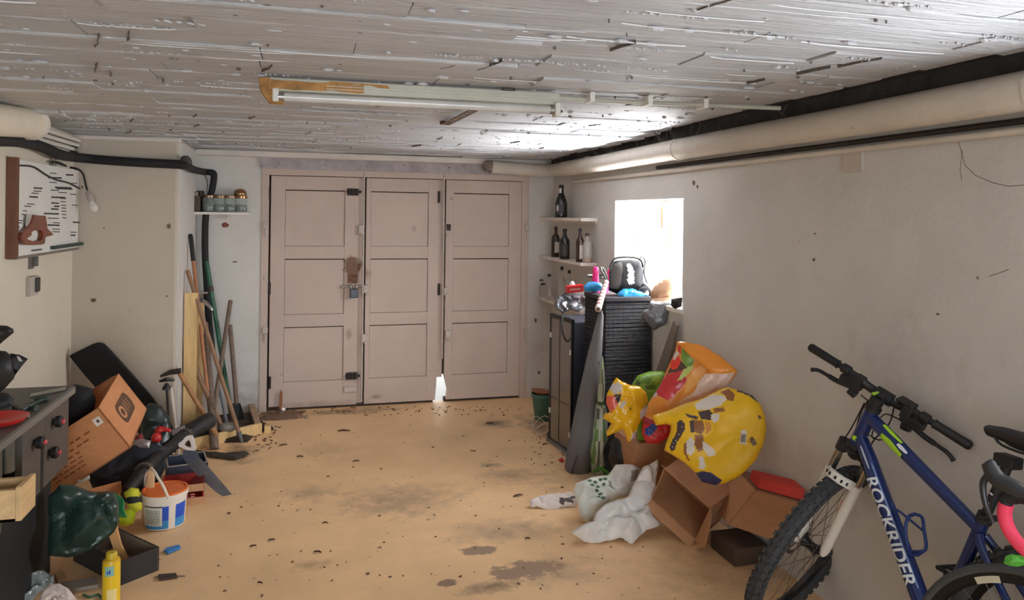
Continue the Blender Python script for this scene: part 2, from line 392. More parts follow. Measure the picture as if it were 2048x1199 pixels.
# trims: cornices, lintel, sooty strip on top of the right wall
wt = M('white_trim', (214, 206, 198), .7, var=.06, vs=5, bump=.15)
struct(MB().box(XL, YP-.03, 2.315, XP+.02, YP+.01, 2.352).build('trim_1', wt, bevel=.006))
struct(MB().box(XP, YB-.07, 2.29, XR-.1, YB+.01, 2.345).build('trim_2', wt, bevel=.01))
struct(MB().box(x0-.02, YB-.025, 2.19, x1+.1, YB+.02, 2.29).build('trim_3', M('lintel_paint', (186, 180, 182), .85, var=.2, vs=9, bump=1, bs=30, flecks=[(26, .68, (110, 100, 96))])))
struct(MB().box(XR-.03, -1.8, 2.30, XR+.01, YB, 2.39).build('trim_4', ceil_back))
struct(MB().box(XP-.001, YP+.02, .0, XP+.012, YB, 2.32).build('trim_5', plaster))
# plaster chips knocked out of the walls
chip_m = M('chip', (128, 106, 92), .95, var=.3, vs=30, bump=.5); chip_r = M('chip_brick', (136, 82, 70), .95, var=.3, vs=30, bump=.5)
wa = bpy.data.objects['wall_alcove']; wbk = bpy.data.objects['wall_back']; wrt = bpy.data.objects['wall_right']
def chip(px, py, fn, pl, rx, ry, par, mt, d, sd):
    rr = random.Random(sd); P = [fn(px+rx*rr.uniform(.6, 1.1)*math.cos(a), py+ry*rr.uniform(.6, 1.1)*math.sin(a), pl) for a in [2*PI*k/9 for k in range(9)]]
    MB().prism(P, d).build('plaster_chip', mt, par)
for k, (px, py, rx, ry, mt) in enumerate([(187, 600, 6, 5, chip_m), (338, 452, 5, 6, chip_m), (334, 592, 3, 2, chip_m), (165, 374, 3, 3, chip_m), (208, 455, 2, 2, chip_m)]): chip(px, py, PY, YP, rx, ry, wa, mt, (0, -.003, 0), k)
for k, (px, py, rx, ry, mt) in enumerate([(450, 449, 8, 6, chip_r), (470, 523, 7, 2, chip_m), (1078, 745, 3, 4, chip_m), (1082, 560, 5, 4, chip_m), (1071, 640, 3, 5, chip_m)]): chip(px, py, PY, YB, rx, ry, wbk, mt, (0, -.003, 0), k+20)
for k, (px, py, rx, ry, mt) in enumerate([(1628, 519, 3, 4, chip_m), (1388, 365, 3, 6, chip_m), (1395, 373, 2, 4, chip_m), (1630, 467, 2, 2, chip_m), (1915, 274, 4, 5, chip_m), (1876, 628, 4, 3, chip_m)]): chip(px, py, PX, XR, rx, ry, wrt, mt, (-.003, 0, 0), k+40)
# hairline cracks in the right wall
cr = MB()
for pts in ([(1912, 268), (1922, 300), (1930, 330), (1950, 350), (1985, 365), (2015, 372), (2047, 370)], [(1925, 300), (1920, 340), (1924, 360)], [(1978, 552), (2000, 545), (2018, 538)]):
    cr.tube([PX(a, b, XR-.0002) for a, b in pts], .0012, 4)
cr.build('plaster_crack', chip_m, wrt)
# square blanking plate painted over
tl = MB(); A = PX(1690, 345, XR); Bq = PX(1728, 296, XR); tl.box(XR-.012, Bq.y, A.z, XR, A.y, Bq.z)
tag(tl.build('wall_plate', M('plaster_plate', (198, 189, 180), .85, var=.06, bump=.15)), 'square painted blanking plate high on the bare right wall', 'wall plate')

# ------------------------------------------------------------------ window
wf = M('window_frame_paint', (232, 228, 222), .6, var=.05)
win = struct(MB().ring([(XR+.2, wy0, wz0), (XR+.2, wy1, wz0), (XR+.2, wy1, wz1), (XR+.2, wy0, wz1)], [(XR+.2, wy0+.05, wz0+.05), (XR+.2, wy1-.05, wz0+.05), (XR+.2, wy1-.05, wz1-.05), (XR+.2, wy0+.05, wz1-.05)], (.05, 0, 0)).build('window_1', wf))
MB().box(XR+.205, 5.0, wz0+.05, XR+.245, 5.04, wz1-.05).build('mullion', wf, win)
MB().box(XR+.18, 5.09, 1.72, XR+.2, 5.12, 1.88).build('window_catch', M('brass_dull', (190, 160, 120), .5, .3), win)
gl = M('pane_glass', (236, 242, 242), .03, var=0, alpha=.12, spec=.4)
MB().box(XR+.222, wy0+.05, wz0+.05, XR+.226, 5.0, wz1-.05).build('pane', gl, win)
MB().box(XR+.222, 5.04, wz0+.05, XR+.226, wy1-.05, wz1-.05).build('pane', gl, win)
MB().box(XR-.02, wy0-.02, wz0-.03, XR+.2, wy1+.02, wz0).build('sill', wf, win)

# ------------------------------------------------------------------ garage door
dp = M('door_paint', (196, 178, 167), .7, var=.05, vs=3, bump=.12, bs=30, flecks=[(13, .745, (160, 138, 122))],
       stains=[(Dr(440, 505), (.16, 1, .17), (112, 80, 62), .95), (Dr(495, 525), (.1, 1, .12), (140, 112, 94), .8), (Dr(540, 1055), (.1, 1, .05), (130, 108, 96), .8), (Dr(450, 970), (.16, 1, .1), (150, 126, 110), .7), (Dr(300, 1090), (.8, 1, .08), (150, 128, 112), .6), (Dr(950, 1075), (.8, 1, .06), (150, 128, 112), .6), (Dr(425, 790), (.06, 1, .1), (150, 128, 112), .7), (Dr(705, 335), (.05, 1, .08), (150, 130, 116), .6)])
dark = M('door_shadow_gap', (70, 55, 48), .95)
iron = M('dark_iron', (58, 50, 47), .6, .3, var=.3, vs=30); pale_iron = M('painted_iron', (196, 184, 174), .65, var=.15, vs=25)
door = struct(MB().box(Dr(52, 0).x, YB-.01, 2.135, Dr(1196, 0).x, YB+.12, 2.21).build('door_1', dp, bevel=.004))
for a, b in ((52, 84), (1166, 1196)): MB().box(Dr(a, 0).x, YB-.01, 0, Dr(b, 0).x, YB+.12, 2.135).build('door_jamb', dp, door, bevel=.004)
rows = [(Dr(0, 165).z, Dr(0, 411).z), (Dr(0, 466).z, Dr(0, 709).z), (Dr(0, 763).z, Dr(0, 1001).z)]
zb, zt2 = .022, 2.13
leafx = [(85, 461, 147, 403), (494, 805, 514, 761), (836, 1163, 869, 1106)]
leaves = []
for li, (a, b, c, d) in enumerate(leafx):
    xa, xb, xc, xd = [Dr(q, 570).x for q in (a, b, c, d)]; m = MB(); y0, y1 = YB+.01, YB+.055
    if li == 2: m.prism([(xa, y0, zt2), (xa, y0, .33), (xa-.0, y0, .25), (xa+.03, y0, .12), (xa+.02, y0, zb), (xc, y0, zb), (xc, y0, zt2)], (0, y1-y0, 0))
    elif li == 1: m.prism([(xa, y0, zb), (xb-.016, y0, zb), (xb-.006, y0, .2), (xb, y0, .3), (xb, y0, zt2), (xd, y0, zt2), (xd, y0, zb+.1), (xa, y0, zb+.1)][:0] or [(xd, y0, zb), (xb-.016, y0, zb), (xb-.004, y0, .16), (xb, y0, .3), (xb, y0, zt2), (xd, y0, zt2)], (0, y1-y0, 0))
    else: m.box(xd, y0, zb, xb, y1, zt2)
    if li != 2: m.box(xa, y0, zb+(.016 if li == 0 else 0), xc, y1, zt2)
    else: m.box(xd, y0, zb, xb, y1, zt2)
    zs = [zb]+[q for r_ in rows[::-1] for q in (r_[1], r_[0])]+[zt2]
    for k in range(0, 8, 2): m.box(xc-.001, y0, zs[k], xd+.001, y1, zs[k+1])
    lf = m.build('door_leaf', dp, door, bevel=.003); leaves.append(lf)
    for (ztop, zbot) in rows:
        MB().box(xc+.002, y0+.012, zbot+.002, xd-.002, y0+.028, ztop-.009).build('panel', dp, lf, bevel=.002)
    MB().box(xc-.01, y1-.012, zb+.03, xd+.01, y1+.004, zt2-.03).build('gap_backing', dark, lf)  # added dark sheet: blocks outside light and darkens the panel gaps
ya = YB+.056
st = MB().box(Dr(70, 0).x, ya, 0, Dr(94, 0).x, ya+.03, 2.16).box(Dr(1156, 0).x, ya, 0, Dr(1180, 0).x, ya+.03, 2.16).box(Dr(70, 0).x, ya, 2.09, Dr(1180, 0).x, ya+.03, 2.16)
for a, b in ((70, 140), (158, 790), (838, 1180)): st.box(Dr(a, 570).x, ya-.03, 0, Dr(b, 570).x, ya+.03, .04)
st.box(Dr(452, 0).x, ya, 0, Dr(502, 0).x, ya+.03, 2.16).box(Dr(798, 0).x, ya, .26, Dr(846, 0).x, ya+.03, 2.16)
st.build('gap_light_block', dark, door)  # added dark strips that keep outside light from leaking between the leaves
# cover strips, rods, hinges, bolts
sx = Dr(462, 0).x; MB().box(sx+.004, YB+.02, zb+.01, Dr(492, 0).x-.002, YB+.06, zt2).build('cover_strip', dp, leaves[1])
sx = Dr(808, 0).x; MB().box(sx+.004, YB+.02, .24, Dr(834, 0).x, YB+.06, zt2).build('cover_strip', dp, leaves[2])
for xx, zlo, li in ((Dr(490, 0).x, .05, 1), (Dr(832, 0).x, .42, 2)):
    MB().tube([(xx, YB-.012, zlo), (xx, YB-.012, 2.19)], .009, 8).tube(smoothpts([(xx, YB-.012, 2.18), (xx-.008, YB-.012, 2.205), (xx+.012, YB-.02, 2.215), (xx+.02, YB-.02, 2.19)], 4), .006, 6).build('bolt_rod', pale_iron, leaves[li], smooth=.6)
for (cx_, cy_, li) in ((475, 335, 1), (497, 590, 1), (490, 800, 1), (845, 340, 2), (838, 600, 2), (845, 785, 2)):
    p = Dr(cx_, cy_); MB().box(p.x-.022, YB-.026, p.z-.045, p.x+.022, YB+.012, p.z+.03).sph((p.x+.005, YB-.03, p.z-.05), .014, .01, .02, 8, 6).build('rod_guide', pale_iron, leaves[li], bevel=.004)
for (cx_, cy_) in ((848, 330),): p = Dr(cx_, cy_); MB().box(p.x-.02, YB-.035, p.z-.03, p.x+.02, YB-.02, p.z+.03).build('rod_catch', iron, leaves[2], bevel=.003)
for (cx_, cy_) in ((66, 325), (64, 775), (1182, 335), (1176, 775)):
    p = Dr(cx_, cy_); MB().box(p.x-.02, YB-.035, p.z-.02, p.x+.025, YB-.008, p.z+.04).box(p.x-.005, YB-.025, p.z-.09, p.x+.02, YB-.008, p.z-.02).build('frame_lug', pale_iron, door, bevel=.004)
for (cx_, cy_, li) in ((81, 185, 0), (83, 592, 0), (84, 995, 0), (809, 200, 1), (809, 595, 1)):
    p = Dr(cx_, cy_); MB().tube([(p.x, YB+.002, p.z-.055), (p.x, YB+.002, p.z+.055)], .012, 8).build('hinge', iron, leaves[li], smooth=.6)
for (cx_, cy_) in ((442, 178), (436, 965)):
    p = Dr(cx_, cy_); m = MB().box(p.x-.055, YB, p.z-.035, p.x+.05, YB+.012, p.z+.03).tube([(p.x-.06, YB-.012, p.z), (p.x+.075, YB-.012, p.z)], .012, 8)
    for q in (-.035, 0, .035): m.box(p.x+q-.009, YB-.028, p.z-.028, p.x+q+.009, YB+.006, p.z+.028)
    m.build('slide_bolt', iron, leaves[0], bevel=.002)
p = Dr(430, 1022); MB().box(p.x-.06, YB-.008, p.z-.025, p.x+.06, YB+.012, p.z+.025).build('latch_plate', pale_iron, leaves[0], bevel=.003)
p = Dr(440, 550); MB().cbox((p.x, YB-.004, p.z), .09, .02, .075).tube([(p.x, YB-.02, p.z), (p.x, YB+.01, p.z)], .02, 12).build('lock_case', M('rust', (128, 92, 70), .85, .2, var=.3, vs=25), leaves[0], bevel=.003)
p = Dr(445, 583); MB().cbox((p.x-.02, YB-.01, p.z), .2, .008, .03).build('hasp', M('steel_worn', (118, 104, 94), .45, .7, var=.25, vs=30), leaves[0], bevel=.002)
p = Dr(444, 606)
pl = thing('padlock', 'dark grey padlock hanging from the hasp of the garage door', 'padlock', (p.x, YB-.04, p.z-.05))
MB().cbox((p.x, YB-.04, p.z-.01), .075, .03, .085).build('body', M('padlock_steel', (74, 80, 88), .4, .6, var=.15), pl, bevel=.008)
MB().tube(smoothpts([(p.x-.024, YB-.04, p.z+.03), (p.x-.024, YB-.04, p.z+.06), (p.x, YB-.03, p.z+.083), (p.x+.024, YB-.04, p.z+.06), (p.x+.024, YB-.04, p.z+.03)], 4), .006, 8).build('shackle', M('chrome', (200, 200, 200), .2, 1), pl, smooth=.8)
p = Dr(132, 1072); tag(MB().prism([(p.x-.014, YB-.012, .02), (p.x+.012, YB-.012, .02), (p.x+.016, YB-.012, .17), (p.x, YB-.012, .2), (p.x-.012, YB-.012, .15)], (0, -.012, 0)).build('wood_wedge', M('wedge_wood', (150, 96, 64), .8), bevel=.002), 'thin brown wooden wedge standing at the foot of the left door leaf', 'wedge')

# ================================================================== PIPES, LAMP, CONDUITS
pipe_m = M('pipe_wrap', (212, 204, 192), .65, var=.08, vs=4, bump=.25, bs=14, flecks=[(12, .73, (150, 136, 124))])
def pth(name, label, cat, pts, r, mat, n=14, k=0, group=None, sm=.9):
    mb = MB().tube(smoothpts(pts, k) if k else pts, r, n); return tag(mb.build(name, mat, smooth=sm), label, cat, group)
wp = thing('wrapped_pipe', 'thick white wrapped pipe running along the top of the right wall', 'pipe', (XR-.075, 3, 2.2))
pz = 2.235; px_ = XR-.085
MB().tube(smoothpts([(px_, -1.7, pz), (px_+.004, 1.2, pz+.004), (px_-.004, 2.6, pz-.003), (px_+.003, 4.2, pz+.002), (px_-.006, 5.6, pz-.006), (px_, 6.6, pz)], 8), .068, 18).build('long_run', pipe_m, wp, smooth=.9)
MB().tube(smoothpts([(px_, 6.55, pz), (px_-.02, 6.85, pz), (px_-.12, 6.98, pz+.002), (px_-.3, 6.99, pz+.012), (1.72, 6.99, 2.262)], 8), .062, 18).build('elbow', pipe_m, wp, smooth=.9)
MB().lathe((1.735, 6.99, 2.26), [(.05, -.0), (.058, .01), (.055, .05), (.04, .08), (.02, .1)], 12, (-1, 0, .25), wob=.5).build('frayed_end', M('frayed_wrap', (156, 144, 134), .95, var=.4, vs=30, bump=.6), wp)
for yy in (1.9, 4.35, 5.95): MB().tube([(px_, yy-.012, pz), (px_, yy+.012, pz)], .0715, 18).build('joint_band', pipe_m, wp, smooth=.9)
pth('wall_conduit', 'thin white conduit along the right wall under the thick wrapped pipe', 'conduit', [(XR-.016, -1.7, 2.112), (XR-.016, 3, 2.114), (XR-.018, 5, 2.112), (XR-.016, 6.5, 2.113)], .014, pipe_m)
pth('wall_cable', 'dark cable running between the thick wrapped pipe and the right wall', 'cable', [(XR-.014, -1.7, 2.145), (XR-.014, 3, 2.147), (XR-.014, 4.8, 2.147)], .012, iron, 8)
cb = MB()
rnw = random.Random(5)
for k in range(46):
    yy = rnw.uniform(3.2, 6.8); zz = rnw.uniform(2.27, 2.36); a = V((px_+rnw.uniform(-.04, .04), yy, 2.3)); b = V((XR-.12+rnw.uniform(-.06, .08), yy+rnw.uniform(-.1, .1), 2.37)); m_ = (a+b)/2+V((0, rnw.uniform(-.04, .04), -rnw.uniform(.0, .03)))
    cb.tube(smoothpts([a, m_, b], 3), rnw.uniform(.0008, .003), 4)
cb = cb.build('cobweb', M('cobweb', (96, 88, 84), .95)); cb['kind'] = 'stuff'; tag(cb, 'dusty cobwebs strung above the wrapped pipe near the window', 'cobweb')
# left: thick pipe, cable trunks, black insulated pipe
lp = thing('wrapped_pipe', 'thick cream pipe in the top left corner ending in a socket', 'pipe', (XL+.1, 4.6, 2.2))
a, b = PX(-40, 236, XL+.11), PX(58, 246, XL+.11)
MB().tube([a+(a-b)*2, a, b], .085, 18).build('pipe_body', M('pipe_cream', (226, 216, 196), .55, var=.06, vs=4), lp, smooth=.9)
dv = (b-a).normalized(); MB().tube([b-dv*.01, b+dv*.005, b+dv*.05, b+dv*.06], [.088, .097, .097, .07], 18).build('socket', pipe_m, lp, smooth=.7)
bb = b+dv*.05
for k in range(3):
    o = MB(); z0 = 2.315-.034*k; o.box(XL+.004, bb.y-.1, z0-.024, XL+.05-.008*k, YP-.01, z0).build('cable_trunk', M('trunk_plastic', (222, 216, 206), .5, var=.04), bevel=.003)
    tag(bpy.data.objects[o and (['cable_trunk', 'cable_trunk.001', 'cable_trunk.002'][k])], ['uppermost of three white cable trunks in the top left corner', 'middle of three white cable trunks in the top left corner', 'lowest of three white cable trunks in the top left corner'][k], 'cable trunk', 'cable trunks on the left wall')
brk = MB(); q = PX(143, 295, XL+.01)
for k in range(4): brk.box(XL, YP-.10+.022*k, q.z-.03-.008*(k % 2), XL+.035, YP-.088+.022*k, q.z+.02)
tag(brk.build('clip_block', iron, bevel=.002), 'rusty clip block in the corner under the three cable trunks', 'clip')
bp_m = M('black_insulation', (30, 29, 31), .75, var=.25, vs=20, bump=.4, bs=30)
bp = thing('insulated_pipe', 'black foam-covered pipe crossing the left walls and dropping beside the garage door', 'pipe', PY(410, 520, 6.98))
pts = [PX(-60, 278, XL+.06), PX(0, 280, XL+.06), PX(45, 283, XL+.06), PX(85, 294, XL+.06), PX(118, 308, XL+.08), PY(155, 315, YP-.06), PY(250, 323, YP-.05), PY(365, 329, YP-.05)]
MB().tube(smoothpts(pts, 6), .034, 12).build('wall_run', bp_m, bp, smooth=.9)
pts = [PY(362, 329, YP-.05), PY(374, 331, YP-.03), PY(386, 338, YP+.3), PY(405, 343, YB-.1), PY(424, 345, YB-.06), PY(428, 352, YB-.055), PY(424, 380, YB-.055), PY(416, 405, YB-.055), PY(411, 440, YB-.055), PY(410, 500, YB-.055), PY(413, 560, YB-.06), PY(418, 640, YB-.06), PY(424, 700, YB-.06)]
MB().tube(smoothpts(pts, 5), .028, 12).build('drop_run', bp_m, bp, smooth=.9)
q = PY(370, 324, YP-.04); MB().lathe(q+V((0, .03, -.05)), [(.02, 0), (.045, .01), (.05, .05), (.04, .085), (.02, .1)], 10, wob=.5).build('corner_wrap', M('corner_foam', (88, 80, 76), .95, var=.4, vs=25, bump=.5), bp)
MB().tube(smoothpts([PY(395, 340, YB-.03), PY(410, 352, YB-.02), PY(415, 368, YB-.02), PY(413, 385, YB-.02)], 4), .006, 6).build('loose_wire', M('wire_grey', (140, 128, 120), .7), bp)
# wire with bulb
wl = thing('hanging_bulb', 'bare bulb socket dangling from a black wire beside the white tool board', 'lamp', PY(183, 400, 6.08))
q = PX(101, 326, XL); MB().box(XL, q.y-.03, q.z-.03, XL+.03, q.y+.03, q.z+.035).build('wall_rose', M('rose_grey', (150, 140, 130), .8, var=.2), wl, bevel=.006)
MB().tube(smoothpts([PX(103, 324, XL+.03), PX(118, 325, XL+.05), PY(135, 333, 6.05), PY(155, 338, 6.06), PY(166, 348, 6.07), PY(171, 368, 6.07), PY(175, 382, 6.07)], 5), .007, 8).build('wire', bp_m, wl, smooth=.9)
a, b = PY(175, 380, 6.07), PY(188, 415, 6.05); dv = (b-a).normalized()
MB().lathe(a, [(.006, 0), (.02, .02), (.022, .075), (.018, .085)], 12, dv).build('socket', M('socket_grey', (176, 166, 156), .5), wl, smooth=.7)
MB().lathe(a+dv*.085, [(.012, 0), (.016, .015), (.026, .045), (.026, .06), (.016, .08), (.004, .088)], 14, dv).build('bulb', M('bulb_glass', (240, 234, 226), .08, alpha=.6), wl, smooth=.9)
# fluorescent batten
zc = 2.345; Yn = PZ(540, 156, zc).y; xa, xb = PZ(537, 155, zc).x, PZ(1136, 180, zc).x
fx = thing('batten_light', 'long white fluorescent batten with peeling rusty end on the ceiling', 'ceiling light', ((xa+xb)/2, Yn+.03, 2.28))
bat_m = M('batten_paint', (186, 186, 174), .5, var=.06, vs=6)
bodyb = MB().hexa((xa, Yn, zc-.05), (xb-xa, -.03, 0), (0, .075, 0), (0, 0, .055)); bodyb.build('body', bat_m, fx, bevel=.006)
MB().hexa((xa+.02, Yn-.004, zc-.022), (xb-xa-.04, -.03, 0), (0, .006, 0), (0, 0, .003)).hexa((xa+.02, Yn-.004, zc-.034), (xb-xa-.04, -.03, 0), (0, .006, 0), (0, 0, .003)).build('seam', M('batten_edge', (204, 202, 190), .4), fx)
rust = M('rust_ochre', (190, 142, 84), .8, .1, var=.35, vs=14, bump=.4)
rr_ = random.Random(3)
top = [(xa+.001+k*.05, rr_.uniform(.006, .016)) for k in range(10)]; bot = [(xa+.001+k*.05, rr_.uniform(.038, .05)) for k in range(10)]
MB().prism([(x, Yn-.0092, zc+.003-h) for x, h in top]+[(x, Yn-.0092, zc+.003-h) for x, h in bot[::-1]], (0, .009, 0)).prism([(xa+.24, Yn-.006, zc-.0), (xa+.48, Yn-.012, zc-.004), (xa+.49, Yn-.012, zc-.02), (xa+.38, Yn-.009, zc-.012), (xa+.25, Yn-.006, zc-.014)], (0, .008, 0)).build('rust_patch', rust, fx)
MB().prism([(xa+.27, Yn-.003, zc-.016), (xa+.36, Yn-.003, zc-.011), (xa+.46, Yn-.007, zc-.014), (xa+.47, Yn-.007, zc-.034), (xa+.38, Yn-.006, zc-.03), (xa+.3, Yn-.005, zc-.036)], (0, -.002, 0)).build('peeling_flake', M('flake', (214, 196, 172), .7, var=.2, vs=40), fx)
ec = MB().prism([(xa-.04, Yn+.005, zc+.002), (xa+.0, Yn-.003, zc+.005), (xa+.035, Yn-.004, zc-.05), (xa+.06, Yn-.002, zc-.098), (xa+.0, Yn+.004, zc-.095), (xa-.035, Yn+.006, zc-.045)], (0, .07, 0)); ec.build('end_cap', rust, fx, bevel=.004)
tz = 2.272; ty = Yn+.005
MB().tube([(xa+.045, ty, tz), (xb-.03, ty-.028, tz)], .0185, 18).build('tube', M('tube_glass', (206, 206, 204), .12, coat=.4), fx, smooth=.9)
for e, xx, yy in ((0, xa+.045, ty), (1, xb-.03, ty-.028)):
    MB().tube([(xx-.016, yy, tz), (xx+.016, yy, tz)], .0195, 18).build('tube_cap', M('alu', (170, 168, 164), .35, .8), fx, smooth=.7)
    if e: MB().box(xx+.004, yy-.024, tz-.03, xx+.03, yy+.03, zc-.04).build('lamp_holder', M('holder_plastic', (222, 220, 214), .45), fx, bevel=.006)
    else: MB().box(xx-.03, yy-.02, tz-.022, xx-.004, yy+.02, zc-.04).build('lamp_holder', M('holder_plastic', (222, 220, 214), .45), fx, bevel=.006)
MB().ring([(xb-.27, Yn-.03, zc+.0), (xb-.21, Yn-.03, zc+.0), (xb-.21, Yn-.03, zc+.012), (xb-.27, Yn-.03, zc+.012)], [(xb-.262, Yn-.03, zc+.003), (xb-.218, Yn-.03, zc+.003), (xb-.218, Yn-.03, zc+.009), (xb-.262, Yn-.03, zc+.009)], (0, -.006, 0)).build('hanger', iron, fx)
cdt = thing('ceiling_conduit', 'thin white conduit with clips running from the batten to the right wall', 'conduit', PZ(1400, 190, 2.335))
yA = Yn-.0; MB().tube([(xb-.01, Yn-.01, 2.33), (xb+.3, Yn+.02, 2.334), (XR-.18, Yn-.05, 2.334)], .0105, 10).build('conduit_tube', bat_m, cdt, smooth=.9)
for px in (1208, 1350, 1495):
    q = PZ(px, 186, 2.335); MB().box(q.x-.012, Yn-.04, 2.318, q.x+.012, Yn+.04, 2.362).build('clip', M('clip_white', (236, 236, 232), .4), cdt, bevel=.003)
# rusty perforated strap
a, b = PZ(890, 249, 2.335), PZ(945, 221, 2.335); dv = (b-a).normalized(); sd = V((dv.y, -dv.x, 0)); L_ = (b-a).length; stp = MB()
for s_ in (-1, 1): stp.hexa(a+sd*(s_*.02)-sd*.007, dv*L_, sd*.014, V((0, 0, -.003)))
k = 0
while k*.07 < L_: stp.hexa(a+dv*k*.07-sd*.02, dv*.028, sd*.04, V((0, 0, -.0028))); k += 1
stp.hexa(a-sd*.03-dv*.01, dv*.03, sd*.06, V((0, 0, .02)))
tag(stp.build('perforated_strap', M('strap_rust', (112, 88, 70), .85, .2, var=.25, vs=30)), 'short rusty perforated metal strap hanging under the ceiling behind the batten', 'strap')

# ================================================================== LEFT WALL: tool board, saw handle, switch
brd = thing('tool_board', 'white board with brown edge and many pegs on the left wall', 'tool board', (XL, 5.5, 1.5))
y0, y1, z0, z1 = 4.9, 6.12, 1.525, 2.085
MB().box(XL+.002, y0, z0, XL+.045, y1, z1).build('board_face', M('board_white', (222, 220, 214), .6, var=.04, vs=4, flecks=[(30, .75, (170, 166, 160))]), brd, bevel=.002)
MB().box(XL+.001, y0-.03, z0-.01, XL+.055, y0+.012, z1+.01).build('side_batten', M('batten_wood', (112, 74, 52), .75, var=.2, vs=10, streak=(4, 4, .6)), brd, bevel=.002)
MB().box(XL+.001, y0, z0-.016, XL+.05, y1, z0).build('bottom_edge', M('edge_grey', (130, 118, 108), .8), brd)
MB().tube(smoothpts([(XL+.05, y0+.02, z1-.035), (XL+.05, y0+.25, z1-.03), (XL+.052, y0+.5, z1-.07), (XL+.05, y0+.7, z1-.09), (XL+.05, y0+.95, z1-.10), (XL+.05, y1, z1-.13)], 5), .006, 6).build('string', M('string_dark', (58, 48, 46), .9), brd)
peg_m = M('peg_dark', (96, 90, 88), .5, .4, var=.3, vs=60)
cc = lambda x, y: (x/5.45, 300+y/5.45)
pegs = [(370, 412, 100, 1), (368, 445, 90, 0), (345, 468, 85, 0), (322, 508, 100, 1), (295, 585, 90, 0), (265, 610, 80, 0), (250, 660, 50, 0), (235, 700, 50, 0), (205, 765, 45, 0), (195, 790, 45, 0), (175, 835, 45, 0),
        (525, 298, 165, 1), (540, 350, 90, 0), (600, 405, 200, 1), (620, 418, 190, 1), (555, 435, 100, 0), (640, 460, 100, 0), (560, 512, 170, 1), (560, 575, 90, 1), (590, 610, 65, 1), (560, 640, 90, 1), (480, 690, 180, 1), (520, 740, 135, 0), (580, 790, 85, 0), (520, 815, 145, 1), (570, 858, 95, 0), (570, 888, 95, 0),
        (660, 560, 70, 0), (665, 600, 65, 0), (670, 630, 60, 0), (670, 665, 60, 0), (675, 700, 55, 0), (680, 735, 50, 0), (655, 525, 75, 0), (780, 358, 70, 0), (765, 480, 75, 0), (785, 598, 75, 0), (795, 785, 90, 1), (770, 893, 75, 0), (770, 925, 60, 1), (720, 268, 90, 1), (545, 250, 80, 0)]
for (x, y, ln, thick) in pegs:
    p = PX(*cc(x, y), XL+.046); e = .62*ln/5.45*p.length/1500/.964
    MB().tube([p, p+V((e, 0, -.002))], .0052 if thick else .003, 5).build('peg', peg_m, brd)
lev = PX(*cc(555, 1068), XL+.05); MB().box(XL+.045, lev.y, lev.z-.008, XL+.075, lev.y+.75, lev.z+.014).build('small_ruler', M('dark_green_plastic', (34, 62, 54), .5, var=.3, vs=20), brd, bevel=.003)
MB().box(XL+.045, y0+.25, z0+.02, XL+.06, y0+.4, z0+.028).build('pencil_stub', peg_m, brd)
sh = [(365, 700), (440, 716), (500, 712), (512, 780), (520, 855), (560, 890), (597, 935), (575, 947), (520, 930), (498, 950), (492, 1025), (400, 1035), (265, 1030), (232, 955), (245, 900), (300, 850), (350, 790)]
hl = [(410, 872), (430, 870), (450, 874), (464, 885), (474, 915), (470, 940), (462, 975), (440, 985), (420, 990), (400, 992), (360, 992), (310, 975), (298, 962), (335, 945), (350, 920), (346, 895), (370, 878)]
xs_ = XL+.075

sw = thing('saw_handle', 'reddish-brown wooden saw handle hanging on the white tool board', 'saw handle', PX(*cc(400, 1030), xs_))
cx_, cy_ = 395, 925
# order hole by matching angles of outer loop
def ang_ring(outer, inner, c, n=34):
    def at(poly, a):
        best = None
        for i in range(len(poly)):
            (x1_, y1_), (x2_, y2_) = poly[i], poly[(i+1) % len(poly)]; dx, dy = math.cos(a), math.sin(a)
            den = dx*(y2_-y1_)-dy*(x2_-x1_)
            if abs(den) < 1e-9: continue
            t = ((x1_-c[0])*(y2_-y1_)-(y1_-c[1])*(x2_-x1_))/den; u_ = ((x1_-c[0])*dy-(y1_-c[1])*dx)/den
            if t > 0 and -1e-6 <= u_ <= 1+1e-6 and (best is None or t > best): best = t
        return (c[0]+dx*best, c[1]+dy*best)
    A = [2*PI*k/n for k in range(n)]
    return [at(outer, a) for a in A], [at(inner, a) for a in A]
oo, ii = ang_ring(sh, hl, (cx_, cy_))
MB().ring([PX(*cc(*q), xs_) for q in oo], [PX(*cc(*q), xs_) for q in ii], (-.026, 0, 0)).build('grip', M('saw_wood', (124, 58, 34), .45, var=.25, vs=9, coat=.3), sw, bevel=.003)
MB().prism([PX(*cc(*q), xs_-.01) for q in ((300, 700), (365, 700), (375, 760), (340, 800), (290, 850), (290, 780))], (-.004, 0, 0)).build('blade_stub', M('blade_white', (206, 200, 194), .4, .4), sw)
q = PX(60, 571, XL); swt = thing('light_switch', 'small grey light switch with black rocker below the tool board', 'switch', q)
MB().box(XL, q.y-.075, q.z-.06, XL+.03, q.y+.06, q.z+.06).build('plate', M('switch_grey', (176, 168, 156), .5), swt, bevel=.004)
MB().box(XL+.03, q.y-.01, q.z-.04, XL+.042, q.y+.055, q.z+.05).build('rocker', M('rocker_black', (44, 42, 42), .4), swt, bevel=.004)
q = PX(62, 521, XL)
tag(MB().box(XL, q.y-.05, q.z-.05, XL+.012, q.y+.02, q.z+.04).box(XL+.012, q.y, q.z-.035, XL+.035, q.y+.025, q.z+.025).build('wall_hook', M('hook_mix', (110, 104, 98), .5, .3), bevel=.003), 'small dark wall hook between tool board and light switch', 'hook')

